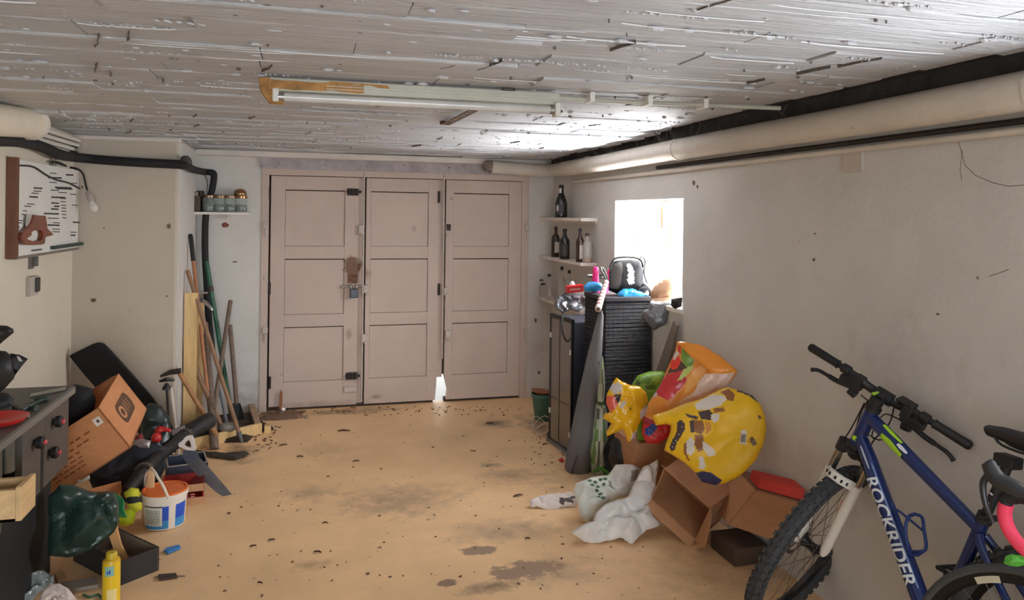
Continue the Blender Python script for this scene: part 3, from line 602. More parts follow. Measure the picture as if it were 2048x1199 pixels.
# ================================================================== jar shelf, tap, tools
ys = YB-.16
def SH(x, y, yy=YB-.13): return PY(340+x/11.38, 360+y/11.38, yy)
shf = thing('wall_shelf', 'small white shelf carrying glass jars beside the garage door', 'shelf', SH(1000, 770, YB))
a, b = SH(340, 715), SH(1790, 812); MB().hexa(V((a.x, YB-.16, a.z-.022)), V((b.x-a.x, 0, 0)), (0, .16, 0), (0, 0, .022)).build('board', M('shelf_white', (226, 220, 212), .55, var=.05), shf, bevel=.003)
for xx in (a.x+.15, b.x-.18): MB().box(xx, YB-.06, a.z-.06, xx+.02, YB, a.z-.022).build('bracket', wt, shf)
zs_ = a.z
bx = thing('brown_box', 'dark brown open box at the left end of the jar shelf', 'box', (SH(480, 700).x, YB-.09, zs_))
x0_, x1_ = SH(240, 500, YB-.2).x, SH(730, 500, YB-.15).x; ht = SH(480, 230).z-zs_
bm_ = M('box_dark_brown', (84, 66, 58), .7, var=.15, vs=12); m = MB().box(x0_, YB-.165, zs_, x1_, YB-.155, zs_+ht*.74).box(x0_, YB-.03, zs_, x1_, YB-.02, zs_+ht).box(x0_, YB-.165, zs_, x0_+.01, YB-.02, zs_+ht).box(x1_-.01, YB-.165, zs_, x1_, YB-.02, zs_+ht*.93).box(x0_, YB-.165, zs_, x1_, YB-.02, zs_+.008)
m.build('carton', bm_, bx); MB().box(x0_+.06, YB-.16, zs_+ht*.7, x1_-.03, YB-.1, zs_+ht*.92).build('clear_lid', M('clear_lid', (180, 166, 156), .2, trans=.4), bx, bevel=.004)
jg = M('jar_glass', (196, 208, 202), .06, var=.02, alpha=.3, spec=.8); jl = M('jar_lid', (150, 122, 96), .35, .5, var=.2, vs=40); jl2 = M('jar_lid_copper', (168, 128, 92), .25, .8, var=.15, vs=40); jc = M('jar_screws', (104, 108, 102), .5, .5, var=.5, vs=90, bump=.6, bs=120)
proto = None
jx = [880, 1130, 1370, 1620]
jlab = ['first glass jar of screws from the brown box on the jar shelf', 'second glass jar of screws from the brown box on the jar shelf', 'third glass jar of screws from the brown box on the jar shelf', 'fourth jar on the jar shelf, farthest from the brown box, with raised copper lid']
for k, x in enumerate(jx):
    p = SH(x, 700, YB-.09); p.z = zs_
    j = thing('glass_jar', jlab[k], 'jar', p, 'glass jars on the white wall shelf'); h = SH(x, (330, 360, 400, 430)[k]).z-zs_
    h = .135
    MB().lathe(p, [(.03, .001), (.05, .006), (.052, .02), (.052, h*.75), (.046, h*.86), (.044, h*.92)], 18).build('jar_body', jg, j, smooth=.8)
    MB().lathe(p, [(.02, .008), (.045, .009), (.046, h*(.35+.1*(k % 2))), (.03, h*.5)], 14, wob=.1).build('contents', jc, j)
    MB().lathe(p, [(.049, h*.9), (.051, h*.91), (.051, h*1.06), (.046, h*1.09), (.01, h*1.09)], 18).build('lid', jl2 if k == 3 else jl, j, smooth=.6)
p = SH(1600, 330, YB-.07); p.z = zs_+.148
tag(MB().lathe(p+V((0, 0, .0)), [(.05, 0), (.054, .012), (.05, .035), (.03, .055), (.008, .06)], 18).build('copper_bowl', jl2, smooth=.8), 'small upturned copper bowl lying on top of the fourth jar', 'bowl')
# tap
q = PY(407, 602, YB-.04); tp = thing('water_tap', 'chrome water tap on the wall behind the leaning tools', 'tap', q)
ch = M('tap_chrome', (196, 190, 184), .2, .9); MB().tube([q+V((0, .05, .02)), q+V((.0, -.05, .02)), q+V((.03, -.1, .0)), q+V((.075, -.12, -.04)), q+V((.085, -.12, -.065))], [.018, .02, .019, .015, .014], 12).build('spout', ch, tp, smooth=.8)
MB().tube([q+V((0, -.05, .02)), q+V((0, -.05, .075))], .01, 8).cbox(q+V((0, -.05, .08)), .08, .02, .016).build('handle', ch, tp, smooth=.6)

# ================================================================== LEANING TOOLS in the corner tray
wood_y = M('plank_pine', (226, 192, 134), .65, var=.14, vs=5, streak=(6, 6, .8)); wood_h = M('handle_wood', (148, 112, 82), .6, var=.22, vs=8, streak=(5, 5, .8), bump=.1); wood_g = M('handle_grey', (126, 106, 92), .75, var=.25, vs=9, streak=(5, 5, .8)); wood_o = M('handle_orange', (172, 112, 74), .5, var=.15, vs=8)
blk = M('black_plastic', (26, 26, 28), .5, var=.2, vs=12); steel = M('tool_steel', (110, 112, 116), .45, .6, var=.25, vs=14); soil = M('soil_dark', (70, 54, 44), .95, var=.4, vs=18, bump=.8)
tag(MB().hexa(PY(367, 850, 6.36)*1, V((.098, 0, 0)), V((0, .022, 0)), V((0, 0, 1))).build('_tmp', wood_y), 'x y z w', 'x'); bpy.data.objects.remove(bpy.data.objects['_tmp'])
p = PY(367, 700, 6.36); zt_ = PY(367, 586, 6.36).z; tag(MB().hexa((p.x, 6.36, 0), (.096, .0, 0), (0, .022, 0), (.0, 0.02, zt_)).build('pine_plank', wood_y, bevel=.002), 'pale yellow pine plank standing upright against the pillar corner', 'plank', 'pine planks in the corner')
p = PY(391, 700, 6.46); zt_ = PY(391, 606, 6.46).z; tag(MB().hexa((p.x-.03, 6.45, 0), (.085, .0, 0), (0, .022, 0), (.0, 0.03, zt_)).build('pine_plank', M('plank_shade', (208, 172, 118), .65, var=.14, vs=5, streak=(6, 6, .8)), bevel=.002), 'slightly shorter pine plank behind the upright plank by the pillar', 'plank', 'pine planks in the corner')
# tray of boards on the floor
tr = thing('board_tray', 'low tray of pale boards on the floor holding the leaning tools', 'tray', PZ(455, 885, 0))
a, b, c = PZ(388, 899, 0), PZ(523, 868, 0), PZ(508, 822, 0); zf = V((0, 0, .085)); n_ = (b-a).cross(V((0, 0, 1))).normalized(); n_ = -n_ if n_.y < 0 else n_
mid = a+(b-a)*.62
MB().hexa(a, (mid-a)*.99, n_*.028, zf).build('front_board', wood_y, tr, bevel=.003); MB().hexa(mid+(b-a)*.02, (b-mid)*.97, n_*.028, zf*1.05).build('front_board', wood_y, tr, bevel=.003)
MB().hexa(b, c-b, V((-.05, 0, 0)), zf*.95).build('side_board', M('board_grey', (178, 150, 124), .8, var=.2, vs=10), tr, bevel=.003)
MB().hexa(b+V((.02, .02, 0)), V((.05, .0, 0)), V((0, .07, 0)), V((0, 0, .06))).build('corner_block', wood_y, tr, bevel=.003)
MB().lathe((-.66, 6.62, 0), [(.40, 0), (.36, .03), (.22, .06), (.02, .075)], 24, wob=.35).build('soil', soil, tr)
def stick(name, label, cat, pts, r, mat, parts=(), grp=None):
    t = thing(name, label, cat, pts[-1], grp)
    MB().tube(pts, r, 10).build('handle', mat, t, smooth=.8)
    for nm, mb, mt in parts: mb.build(nm, mt, t, smooth=.6)
    return t
G = 'garden tools leaning in the corner'
a, b = PX(381, 468, -.90), PZ(424, 862, .06); c = a+(b-a)*.14
stick('long_handle_tool', 'long orange wooden handle with black rubber grip, tallest of the leaning tools', 'garden tool', [c, b], [.014, .015], wood_o, [('grip', MB().tube([a-(b-a)*.0, a+(c-a)*.1, c], [.014, .018, .018], 10), blk)], G)
a, b = PX(375, 540, -.895), PZ(484, 884, .0); stick('rake_handle', 'long plain wooden handle slanting down to the floor in front of the tray', 'garden tool', [a, b-(b-a)*.03], [.017, .016], wood_h, [('ferrule', MB().tube([b-(b-a)*.06, b], [.02, .013], 10), steel)], G)
a, b = PY(461, 602, 7.03), PZ(420, 872, .06); stick('wooden_handle', 'brown wooden handle leaning to the right against the back wall', 'garden tool', [a, b], .018, wood_g, (), G)
a, b = PY(460, 650, 7.03), PZ(476, 838, .06); dv = (b-a).normalized()
stick('spade', 'upright grey wooden handle with small dark blade nearest the garage door', 'garden tool', [a, b-dv*.12], .019, wood_g, [('blade', MB().prism([b-dv*.14+V((-.03, -.02, 0)), b-dv*.14+V((.03, -.02, 0)), b+V((.055, -.03, .02)), b+V((.0, -.03, -.04)), b+V((-.05, -.03, .0))], (0, .012, 0)), blk)], G)
a, b = PX(372, 693, -.90), PZ(447, 862, .06); stick('short_handle', 'thick brown wooden handle slanting in front of the pine plank', 'garden tool', [a, b], .02, wood_h, (), G)
a, b = PY(411, 646, 6.9), PZ(429, 899, .0); stick('thick_post', 'stout greyish wooden shaft standing on the floor before the tray', 'garden tool', [a, a+(b-a)*.6, b], [.022, .028, .034], wood_g, (), G)
a, b = PY(357, 742, 6.02), PZ(434, 872, .08); h0, h1, h2 = PY(321, 752, 6.02), PY(340, 744, 6.02), PY(362, 741, 6.02)
stick('hoe', 'hoe with dark iron head and tan handle beside the pillar', 'garden tool', [a, b], [.017, .019], M('hoe_wood', (170, 124, 80), .6, var=.2, vs=8), [('hoe_head', MB().tube([h0, h1, h2], [.008, .018, .022], 8), iron)], G)
a, b = PY(333, 766, 5.98), PY(342, 930, 5.98); b.z = 0
stick('pump_rod', 'thin black and white rod with T-shaped black handle before the pillar', 'pump', [a, b], .009, iron, [('t_handle', MB().tube([PY(319, 762, 5.98), PY(333, 758, 5.96), PY(349, 760, 5.98)], [.008, .016, .008], 8).lathe(PY(333, 778, 5.98), [(.03, 0), (.028, .014), (.012, .04)], 10), blk), ('white_rod', MB().tube([PY(342, 774, 5.99), V((b.x+.05, 5.99, 0))], .012, 8), M('rod_white', (212, 202, 190), .6))])
a, b = PY(437, 770, 6.75), PZ(456, 858, .09); stick('trowel', 'blue-grey metal handle with pale rounded head standing in the tray', 'garden tool', [a, b], .012, M('blue_grey_metal', (140, 150, 166), .4, .5), [('head', MB().sph(b+V((0, -.01, .02)), .07, .04, .04), M('head_grey', (150, 144, 138), .6, .3))], G)
a, b = PY(413, 522, 6.99), PZ(462, 826, .06); stick('green_pole', 'dark green painted pole leaning beside the black insulated pipe', 'pole', [a, b], [.019, .019], M('green_paint', (30, 92, 66), .45, var=.2, vs=12), [('clip', MB().tube([a+(b-a)*.165, a+(b-a)*.2], .0215, 10), M('clip_brown', (70, 50, 44), .7))])
tag(pillow([(345, 868), (365, 852), (392, 838), (418, 824), (424, 845), (426, 872), (400, 884), (372, 885), (350, 880)], PY(390, 860, 6.25), (.05, -1, .25), .09, R=.1, step=.02, amp=.02, freq=9, seed=3).build('rubble_sack', M('black_sack', (30, 28, 28), .55, var=.2, vs=10), smooth=.7), 'black plastic sack slumped in the tray between the tools', 'sack')
tag(pillow([(392, 898), (420, 904), (455, 906), (492, 902), (500, 908), (470, 918), (432, 914), (400, 908)], PZ(440, 908, .012), (0, 0, 1), .012, R=.03, step=.02, amp=.012, freq=12, seed=5).build('torn_sheet', M('black_sheet', (64, 54, 48), .8, var=.3, vs=14)), 'torn dark plastic sheet lying on the floor before the tray', 'sheet')
# black board leaning on the pillar wall
P = [(141, 709), (186, 687), (198, 683), (210, 686), (224, 700), (262, 742), (304, 790), (336, 832), (349, 858), (351, 880), (332, 888), (300, 880), (262, 848), (212, 792), (170, 745)]
tag(MB().prism([PY(x, y, 6.07) for x, y in P], (0, -.05, 0)).build('black_board', M('black_cover', (17, 17, 20), .85, var=.25, vs=8, bump=.15), bevel=.012), 'long black padded board with rounded top slanting against the pillar', 'board')

# ================================================================== LEFT PILE
card = M('cardboard', (206, 140, 92), .8, var=.08, vs=7, streak=(1, 1, 5)); card_d = M('cardboard_dark', (150, 98, 62), .85, var=.1, vs=7)
def R3(r): return Matrix.Rotation(r[2], 3, 'Z') @ Matrix.Rotation(r[1], 3, 'Y') @ Matrix.Rotation(r[0], 3, 'X')
C0 = V((-1.2163, 4.85, .4995)); RA = R3((.1215, -.5817, -.0129)); hA = V((.25, .3062, .1431))
cA = lambda i, j, k: C0 + RA @ V((i*hA.x, j*hA.y, k*hA.z)); eA = [RA.col[i].copy() for i in range(3)]
bxA = thing('cardboard_box', 'large brown cardboard box tilted on the pile beside the workbench', 'box', cA(0, 0, -1))
t = .008
m = MB().hexa(cA(-1, -1, -1), eA[0]*hA.x*2, eA[1]*hA.y*2, eA[2]*t)
m.hexa(cA(-1, -1, -1), eA[0]*hA.x*2, eA[1]*t, eA[2]*hA.z*2).hexa(cA(-1, 1, -1), eA[0]*hA.x*2, -eA[1]*t, eA[2]*hA.z*2)
m.hexa(cA(1, -1, -1), -eA[0]*t, eA[1]*hA.y*2, eA[2]*hA.z*2).hexa(cA(-1, -1, -1), eA[0]*t, eA[1]*hA.y*2, eA[2]*hA.z*2).build('carton', card, bxA)
MB().hexa(cA(1, 1, 1)-eA[0]*.02, -eA[0]*.3, -eA[1]*.006, eA[2]*.0+eA[1]*-.09+eA[2]*.02).build('flap', card, bxA)
fx_ = lambda u_, v_: cA(1, 0, 0)+eA[1]*hA.y*u_+eA[2]*hA.z*v_          # logo face
ln_ = M('logo_brown', (98, 66, 46), .8); lo_ = M('logo_ring', (214, 150, 104), .8)
lp_ = [(-.36+.02*0, 0)]
def rrect(w_, h_, r_, n=5): 
    out = []
    for (sx_, sy_, a0) in ((1, 1, 0), (-1, 1, PI/2), (-1, -1, PI), (1, -1, 3*PI/2)):
        for k in range(n+1): a = a0+PI/2*k/n; out.append((sx_*(w_-r_)+r_*math.cos(a), sy_*(h_-r_)+r_*math.sin(a)))
    return out
fp = lambda x, y: cA(1, 0, 0)+eA[1]*x+eA[2]*y
MB().prism([fp(.02+x, y) for x, y in rrect(.155, .062, .05)], eA[0]*.0015).build('logo_patch', ln_, bxA)
oq = [(math.cos(2*PI*k/22)*.05-.06, math.sin(2*PI*k/22)*.038) for k in range(22)]; iq = [(math.cos(2*PI*k/22)*.032-.06, math.sin(2*PI*k/22)*.022) for k in range(22)]
MB().ring([fp(x, y)+eA[0]*.0015 for x, y in oq], [fp(x, y)+eA[0]*.0015 for x, y in iq], eA[0]*.001).build('logo_ring', lo_, bxA)
for k in range(3): MB().prism([fp(.02+.045*k+x, y)+eA[0]*.0015 for x, y in rrect(.013, .034, .008, 2)], eA[0]*.001).build('logo_stroke', M('logo_stroke', (140, 100, 72), .8), bxA)
fs_ = lambda x, z: cA(0, -1, 0)+eA[0]*x+eA[2]*z-eA[1]*.0012         # long side face
MB().prism([fs_(.185, .06), fs_(.225, .06), fs_(.225, .105), fs_(.185, .105)], -eA[1]*.001).build('white_sticker', M('sticker', (230, 222, 214), .6), bxA)
MB().prism([fs_(.2, .075), fs_(.213, .075), fs_(.213, .092), fs_(.2, .092)], -eA[1]*.0018).build('sticker_code', ln_, bxA)
m = MB(); rr = random.Random(2)
for r_i, zz in enumerate((.055, .02, -.01, -.035, -.06, -.085)):
    x = -.2+.05*(r_i > 2)
    while x < (.12 if r_i < 2 else .02): wd = rr.uniform(.01, .035); m.hexa(fs_(x, zz), eA[0]*wd, eA[2]*(.011 if r_i < 3 else .007), -eA[1]*.0006); x += wd+rr.uniform(.006, .02)
pr_ = m.build('printed_lines', M('print_rust', (150, 82, 48), .85), bxA); pr_['kind'] = 'stuff'
tag(pillow([(119, 800), (130, 778), (150, 768), (166, 771), (184, 776), (192, 800), (188, 818), (158, 842), (118, 872)], cA(-.1, -.2, 1), (.1, -1, .3), .07, R=.08, step=.016, amp=.012, freq=14, seed=9).build('black_bag', M('black_fabric', (27, 26, 29), .85, var=.25, vs=18, bump=.2), smooth=.8), 'black fabric bag stuffed into the top of the tilted cardboard box', 'bag')
tag(pillow([(284, 815), (300, 805), (322, 812), (336, 835), (344, 862), (352, 905), (300, 912), (280, 880)], PY(315, 850, 5.55), (.1, -1, .2), .06, R=.07, step=.014, amp=.035, freq=9, seed=12, fold=1.4).build('refuse_sack', M('sack_dark_green', (36, 46, 44), .35, var=.2, vs=10), smooth=.8), 'dark green plastic sack behind the tilted cardboard box', 'sack')
def soft(name, label, cat, poly, p0, n, T, mat, sd, amp=.012, fr=14, step=.014, R=.05, sm=.55, **k): return tag(pillow(poly, p0, n, T, R=R, step=step, amp=amp, freq=fr, seed=sd, **k).build(name, mat, smooth=sm), label, cat)
red = M('red_plastic', (196, 44, 42), .4, var=.1, vs=10)
soft('red_cloth', 'small bright red plastic piece lying on the pile behind the saw', 'scrap', [(309, 858), (318, 851), (330, 853), (342, 857), (340, 864), (326, 862), (318, 868), (310, 868)], PD(325, 860, 5.05), (0, -1, .6), .02, red, 15)
soft('red_cloth', 'dark red cloth scrap half hidden under the cardboard box corner', 'scrap', [(271, 872), (284, 866), (290, 878), (278, 886), (268, 882)], PD(280, 876, 4.75), (0, -1, .6), .02, M('dark_red', (132, 34, 40), .7), 16)
soft('grey_sheet', 'grey crumpled sheet lying on the pile behind the black tube bag', 'sheet', [(318, 880), (335, 862), (372, 848), (366, 868), (345, 892), (322, 905), (300, 900)], PD(340, 878, 5.15), (.0, -1, 1), .03, M('grey_sheet', (126, 114, 110), .7, var=.15), 17)
soft('silver_pouch', 'small silver grey pouch on the pile beside the cardboard box', 'pouch', [(268, 880), (282, 876), (302, 880), (298, 895), (280, 894), (268, 888)], PD(284, 886, 4.7), (0, -1, .7), .025, M('silver_grey', (150, 142, 140), .4, .3), 18)
soft('white_rag', 'white rag poking out under the front of the cardboard box', 'rag', [(145, 962), (152, 952), (178, 946), (180, 956), (160, 966)], PD(162, 957, 4.1), (0, -1, .7), .015, M('white_rag', (222, 216, 206), .8), 19)
a = PD(313, 900, 4.95); cn = thing('capped_bottle', 'small dark blue bottle with round red cap on the pile', 'bottle', a-V((0, 0, .05)))
MB().lathe(a+V((0, 0, -.05)), [(.03, 0), (.036, .01), (.036, .09), (.02, .11)], 14, (0, -.1, 1)).build('bottle_body', M('navy_plastic', (44, 46, 66), .4), cn, smooth=.7)
MB().sph(a+V((0, -.01, .085)), .033, .033, .034).build('cap', red, cn, smooth=3)
pts = [PD(424, 838, 5.45), PD(404, 848, 5.35), PD(370, 872, 5.2), PD(325, 906, 4.86), PD(288, 942, 4.56), PD(262, 972, 4.42), PD(246, 990, 4.36)]
tb = thing('tube_bag', 'long black fabric tube bag lying diagonally across the pile', 'bag', pts[3]-V((0, 0, .06)))
MB().tube(smoothpts(pts, 4), [.03]+[.058]*4+[.05]*5+[.04]*5+[.042]*4+[.036]*4+[.02]*2, 12).build('bag_body', M('black_nylon', (36, 34, 36), .6, var=.3, vs=16, bump=.3), tb, smooth=.8)
for k, (i, q) in enumerate(((2, .3), (4, .2))): c = pts[i]; d = (pts[i+1]-pts[i-1]).normalized(); MB().tube([c-d*.014, c+d*.014], .056, 14).build('band', M('band_grey', (84, 74, 66), .6), tb)
soft('navy_case', 'dark navy soft case wedged under the tilted cardboard box', 'case', [(172, 950), (228, 908), (262, 890), (300, 884), (330, 892), (332, 935), (318, 965), (290, 1000), (240, 1005), (190, 985)], PD(260, 935, 4.72), (.15, -1, .5), .04, M('navy_fabric', (28, 31, 40), .7, var=.2, vs=14, bump=.15), 21, R=.1, step=.014, amp=.03, fr=7, fold=1.2)
soft('refuse_sack', 'glossy dark green refuse sack on the floor beside the workbench', 'sack', [(98, 990), (120, 968), (150, 972), (190, 980), (228, 984), (238, 1000), (240, 1040), (228, 1062), (205, 1080), (185, 1098), (140, 1112), (98, 1112)], PZ(170, 1098, .16), (.35, -1, .35), .07, M('sack_green', (40, 62, 55), .36, var=.25, vs=8), 22, amp=.05, fr=9, step=.011, R=.1, fold=1.6)
cf = PD(170, 980, 4.2); tag(MB().hexa(PD(163, 982, 4.25), PD(242, 962, 4.45)-PD(163, 982, 4.25), V((.0, .05, -.16)), V((0, .006, .001))).build('carton_flap', card, bevel=.001), 'narrow brown cardboard strip lying on top of the green refuse sack', 'cardboard')
ng = thing('work_glove', 'neon yellow and black work glove beside the white bucket', 'glove', PZ(255, 1050, 0))
pillow([(248, 985), (262, 974), (278, 976), (284, 990), (284, 1018), (272, 1024), (256, 1015)], PZ(262, 1045, .12), (.1, -1, .4), .035, R=.04, step=.012, amp=.01, freq=16, seed=24, base=(206, 204, 44), prints=[((30, 28, 30), [(245, 998), (285, 990), (286, 1003), (262, 1008), (248, 1006)])]).build('cuff', M('hi_vis', (0, 0, 0), .7, attr=True, var=.2), ng, smooth=.8)
pillow([(234, 1022), (240, 1014), (254, 1018), (266, 1012), (272, 1024), (268, 1046), (252, 1052), (240, 1048), (232, 1040)], PZ(252, 1048, .05), (.1, -1, .5), .03, R=.035, step=.011, amp=.012, freq=20, seed=25).build('palm', M('hi_vis_green', (212, 232, 46), .7, var=.1), ng, smooth=.8)
for k in range(3): tag(MB().tube(smoothpts([PD(228+3*k, 985+3*k, 4.2), PD(236+5*k, 1000, 4.15), PD(238+4*k, 1018, 4.12), PD(240+6*k, 1034, 4.1)], 4), .006, 6).build('green_strap', M('cord_green', (46, 150, 92), .6)), ['leftmost bright green cord loop between refuse sack and glove', 'middle bright green cord loop between refuse sack and glove', 'bright green cord loop nearest the neon glove'][k], 'cord', 'green cords')
P = [(298, 936), (304, 936), (308, 958), (306, 1000), (300, 1052), (281, 1056), (280, 1046), (289, 985)]
q = PZ(290, 1052, 0); tag(MB().prism([PP(x, y, q+V((0, .04, 0)), V((0, -1, 0))) for x, y in P], (0, .03, 0)).build('wood_stake', M('stake_wood', (214, 178, 132), .7, var=.15, vs=8, streak=(5, 5, 1)), bevel=.003), 'pale pointed wooden stake standing directly left of the bucket', 'stake')
# bucket
bc = PZ(328, 1050, 0)+V((0, .02, 0)); bk = thing('paint_bucket', 'white plastic bucket with orange lid and blue label', 'bucket', bc)
hb = .2; MB().lathe(bc, [(.09, .001), (.104, .004), (.106, .012), (.117, hb-.03), (.124, hb-.028), (.125, hb-.004), (.118, hb)], 36).build('pail', M('pail_white', (232, 224, 212), .4, var=.04), bk, smooth=.6)
MB().lathe(bc, [(.121, hb-.006), (.123, hb), (.122, hb+.008), (.112, hb+.009), (.108, hb+.003), (.01, hb+.004)], 36).build('lid', M('lid_orange', (226, 112, 48), .45, var=.08), bk, smooth=.6)
vdir = (CAM-bc); av = math.atan2(vdir.y, vdir.x)
def arc_patch(c, r0, r1, z0, z1, a0, a1, n=12, ax=None):
    m = MB(); vs = []; fs = []
    for k in range(n+1):
        a = a0+(a1-a0)*k/n
        for (r, z) in ((r0, z0), (r1, z1)): vs.append(c+V((math.cos(a)*r, math.sin(a)*r, z)))
    for k in range(n): fs.append((2*k, 2*k+2, 2*k+3, 2*k+1))
    return m.add(vs, fs)
r_at = lambda z: .106+(.011)*(z-.012)/(hb-.042)+.0008
bl1, bl2 = M('label_blue', (36, 84, 196), .45, var=.05), M('label_lightblue', (60, 150, 214), .45)
for nm, a0, a1, z0, z1, mt in (('label_blue', -.12, .18, .06, .14, bl1), ('label_blue', .52, 1.2, .06, .14, bl1), ('label_light', -.12, .18, .012, .06, bl2), ('label_light', .52, 1.2, .012, .06, bl2), ('label_light', -1.1, -.12, .012, .03, bl2), ('label_band', -1.1, -.12, .135, .142, M('label_black', (40, 38, 44), .5)), ('label_panel', -1.05, -.2, .034, .128, M('label_paper', (206, 206, 196), .5, var=.05))):
    arc_patch(bc, r_at(z0), r_at(z1), z0, z1, av+a0, av+a1).build(nm, mt, bk)
m = MB(); rr = random.Random(8)
for k in range(9):
    zz = .042+.009*k; a = av-1.0
    while a < av-.26: wd = rr.uniform(.04, .12); q = arc_patch(bc, r_at(zz)+.0006, r_at(zz)+.0006, zz, zz+.004, a, min(a+wd, av-.24), 2); m.add(q.v, q.f); a += wd+rr.uniform(.02, .05)
q = m.build('label_print', M('print_grey', (110, 108, 104), .6), bk); q['kind'] = 'stuff'
hp = [PD(337, 996, 4.12), PD(328, 975, 4.12), PD(318, 958, 4.14), PD(304, 938, 4.2), PD(292, 948, 4.3), PD(290, 975, 4.36)]
MB().tube(smoothpts(hp, 5), .0075, 8).build('bail', M('bail_white', (230, 216, 198), .5), bk, smooth=.8)
# red carton
rd = M('carton_red', (168, 50, 46), .7, var=.12, vs=9); rdi = M('carton_tan', (196, 150, 112), .8)
O = PZ(407, 1006, 0); a = PZ(322, 1016, 0)-O; b = V((-a.y, a.x, 0)).normalized(); b = b if b.y > 0 else -b; b = b*.21; cz = V((0, 0, .125)); rb = thing('red_carton', 'open red cardboard carton on the floor behind the bucket', 'box', O+(a+b)/2)
th = .006; au, bu = a.normalized(), b.normalized()
MB().hexa(O, a, b, V((0, 0, th))).hexa(O, au*th, b, cz).hexa(O+a, -au*th, b, cz).hexa(O+b, a, -bu*th, cz).build('carton', rd, rb)
MB().hexa(O, a, bu*th, cz).build('front_wall', rd, rb)
MB().hexa(O-bu*.0015, a, bu*.001, cz*.35+V((0, 0, 0))).build('_t', rdi, rb); o_ = rb.children[-1]; bpy.data.objects.remove(o_)
MB().hexa(O+V((0, 0, .08))-bu*.0012, a, bu*.001, V((0, 0, .045))).build('front_band', rdi, rb)
MB().hexa(O+cz, a*.0+b, au*.07+V((0, 0, -.035)), V((0, 0, .004))).build('flap', M('flap_maroon', (136, 44, 44), .75), rb)
MB().hexa(O+a+cz, b, -au*.02+V((0, 0, -.10)), V((0, 0, .004))).build('flap', rd, rb)
MB().hexa(O+b+cz, a, bu*.05+V((0, 0, -.03)), V((0, 0, .004))).build('flap', rd, rb)
m = MB(); rr = random.Random(6)
for k in range(4):
    x = .05
    while x < .2: wd = rr.uniform(.01, .03); m.hexa(O+au*x+V((0, 0, .018+.014*k))-bu*.0006, au*wd, bu*.0005, V((0, 0, .007))); x += wd+.008
q = m.build('printed_lines', M('print_pink', (206, 130, 118), .8), rb); q['kind'] = 'stuff'
# hand saw
q = PZ(456, 991, 0); nS = V((-.1, -1, .3)).normalized(); sp = lambda x, y: PP(x, y, q, nS)
sw2 = thing('hand_saw', 'hand saw with white handle and dark blade pointing down at the floor', 'saw', q)
MB().prism([sp(x, y) for x, y in ((366, 900), (393, 901), (397, 912), (412, 928), (436, 955), (464, 988), (446, 992), (432, 984), (404, 958), (380, 935), (366, 915))], nS*-.004).build('blade', M('blade_blue_grey', (94, 92, 94), .4, .7, var=.25, vs=12), sw2)
MB().prism([sp(x, y)+nS*.004 for x, y in ((366, 900), (393, 901), (398, 914), (380, 925), (366, 915))], nS*-.012).build('blade_heel', M('heel_navy', (72, 76, 92), .4, .3), sw2)
oo, ii = ang_ring([(372, 872), (384, 868), (389, 880), (393, 901), (376, 900), (358, 893), (357, 886), (366, 880)], [(373, 882), (379, 879), (382, 886), (383, 894), (376, 893), (369, 889)], (377, 887), 22)
MB().ring([sp(*k)+nS*.012 for k in oo], [sp(*k)+nS*.012 for k in ii], nS*-.026).build('handle', M('saw_white', (220, 214, 208), .45), sw2, bevel=.002)
O = PZ(330, 948, .02); tn = M('tray_navy', (62, 70, 88), .5, var=.1); a, b = V((.24, .05, 0)), V((-.05, .24, 0)); O = PD(334, 940, 4.82); O.z = .02
tt = thing('plastic_tray', 'dark blue plastic tray with pale rim behind the red carton', 'tray', O+(a+b)/2)
au, bu = a.normalized(), b.normalized(); cz = V((0, 0, .13)); MB().hexa(O, a, b, V((0, 0, .006))).hexa(O, au*.006, b, cz).hexa(O+a, -au*.006, b, cz).hexa(O, a, bu*.006, cz).hexa(O+b, a, -bu*.006, cz).build('shell', tn, tt)
MB().ring([O+cz, O+a+cz, O+a+b+cz, O+b+cz], [O+cz+au*.01+bu*.01, O+a+cz-au*.01+bu*.01, O+a+b+cz-au*.01-bu*.01, O+b+cz+au*.01-bu*.01], (0, 0, .006)).build('rim', M('rim_pale', (170, 160, 150), .5), tt)
# black open carton with card strip
bkc = M('carton_black', (46, 42, 42), .75, var=.15, vs=10); bki = M('carton_inside', (150, 132, 116), .85, var=.08)
O = PZ(240, 1171, 0); a = V((.146, .124, 0)); b = V((-.26, .306, 0)); a *= 1.02; b *= 1.12; cz = V((0, 0, .118)); au, bu = a.normalized(), b.normalized(); th = .005
bb_ = thing('black_carton', 'open black cardboard carton on the floor left of the blue scrap', 'box', O+(a+b)/2)
MB().hexa(O, a, bu*th, cz).hexa(O, au*th, b, cz).hexa(O+a, -au*th, b, cz).hexa(O+b, a, -bu*th, cz).build('carton', bkc, bb_)
MB().hexa(O+au*th+bu*th, a-au*th*2, b-bu*th*2, V((0, 0, .004))).hexa(O+a-au*th, -au*.002, b, cz*.97).hexa(O+b-bu*th, a, -bu*.002, cz*.97).build('lining', bki, bb_)
P = [(214, 1042), (222, 1036), (231, 1040), (234, 1060), (241, 1088), (256, 1119), (240, 1121), (228, 1102), (219, 1075)]
q = O+(a+b)*.45+V((0, 0, .08)); tag(MB().prism([PP(x, y, q, V((.3, -1, .3))) for x, y in P], (.004, .012, .0)).build('card_strip', M('card_tan', (212, 160, 98), .75, var=.06), bevel=.001), 'curled tan card strip standing inside the black carton', 'cardboard')
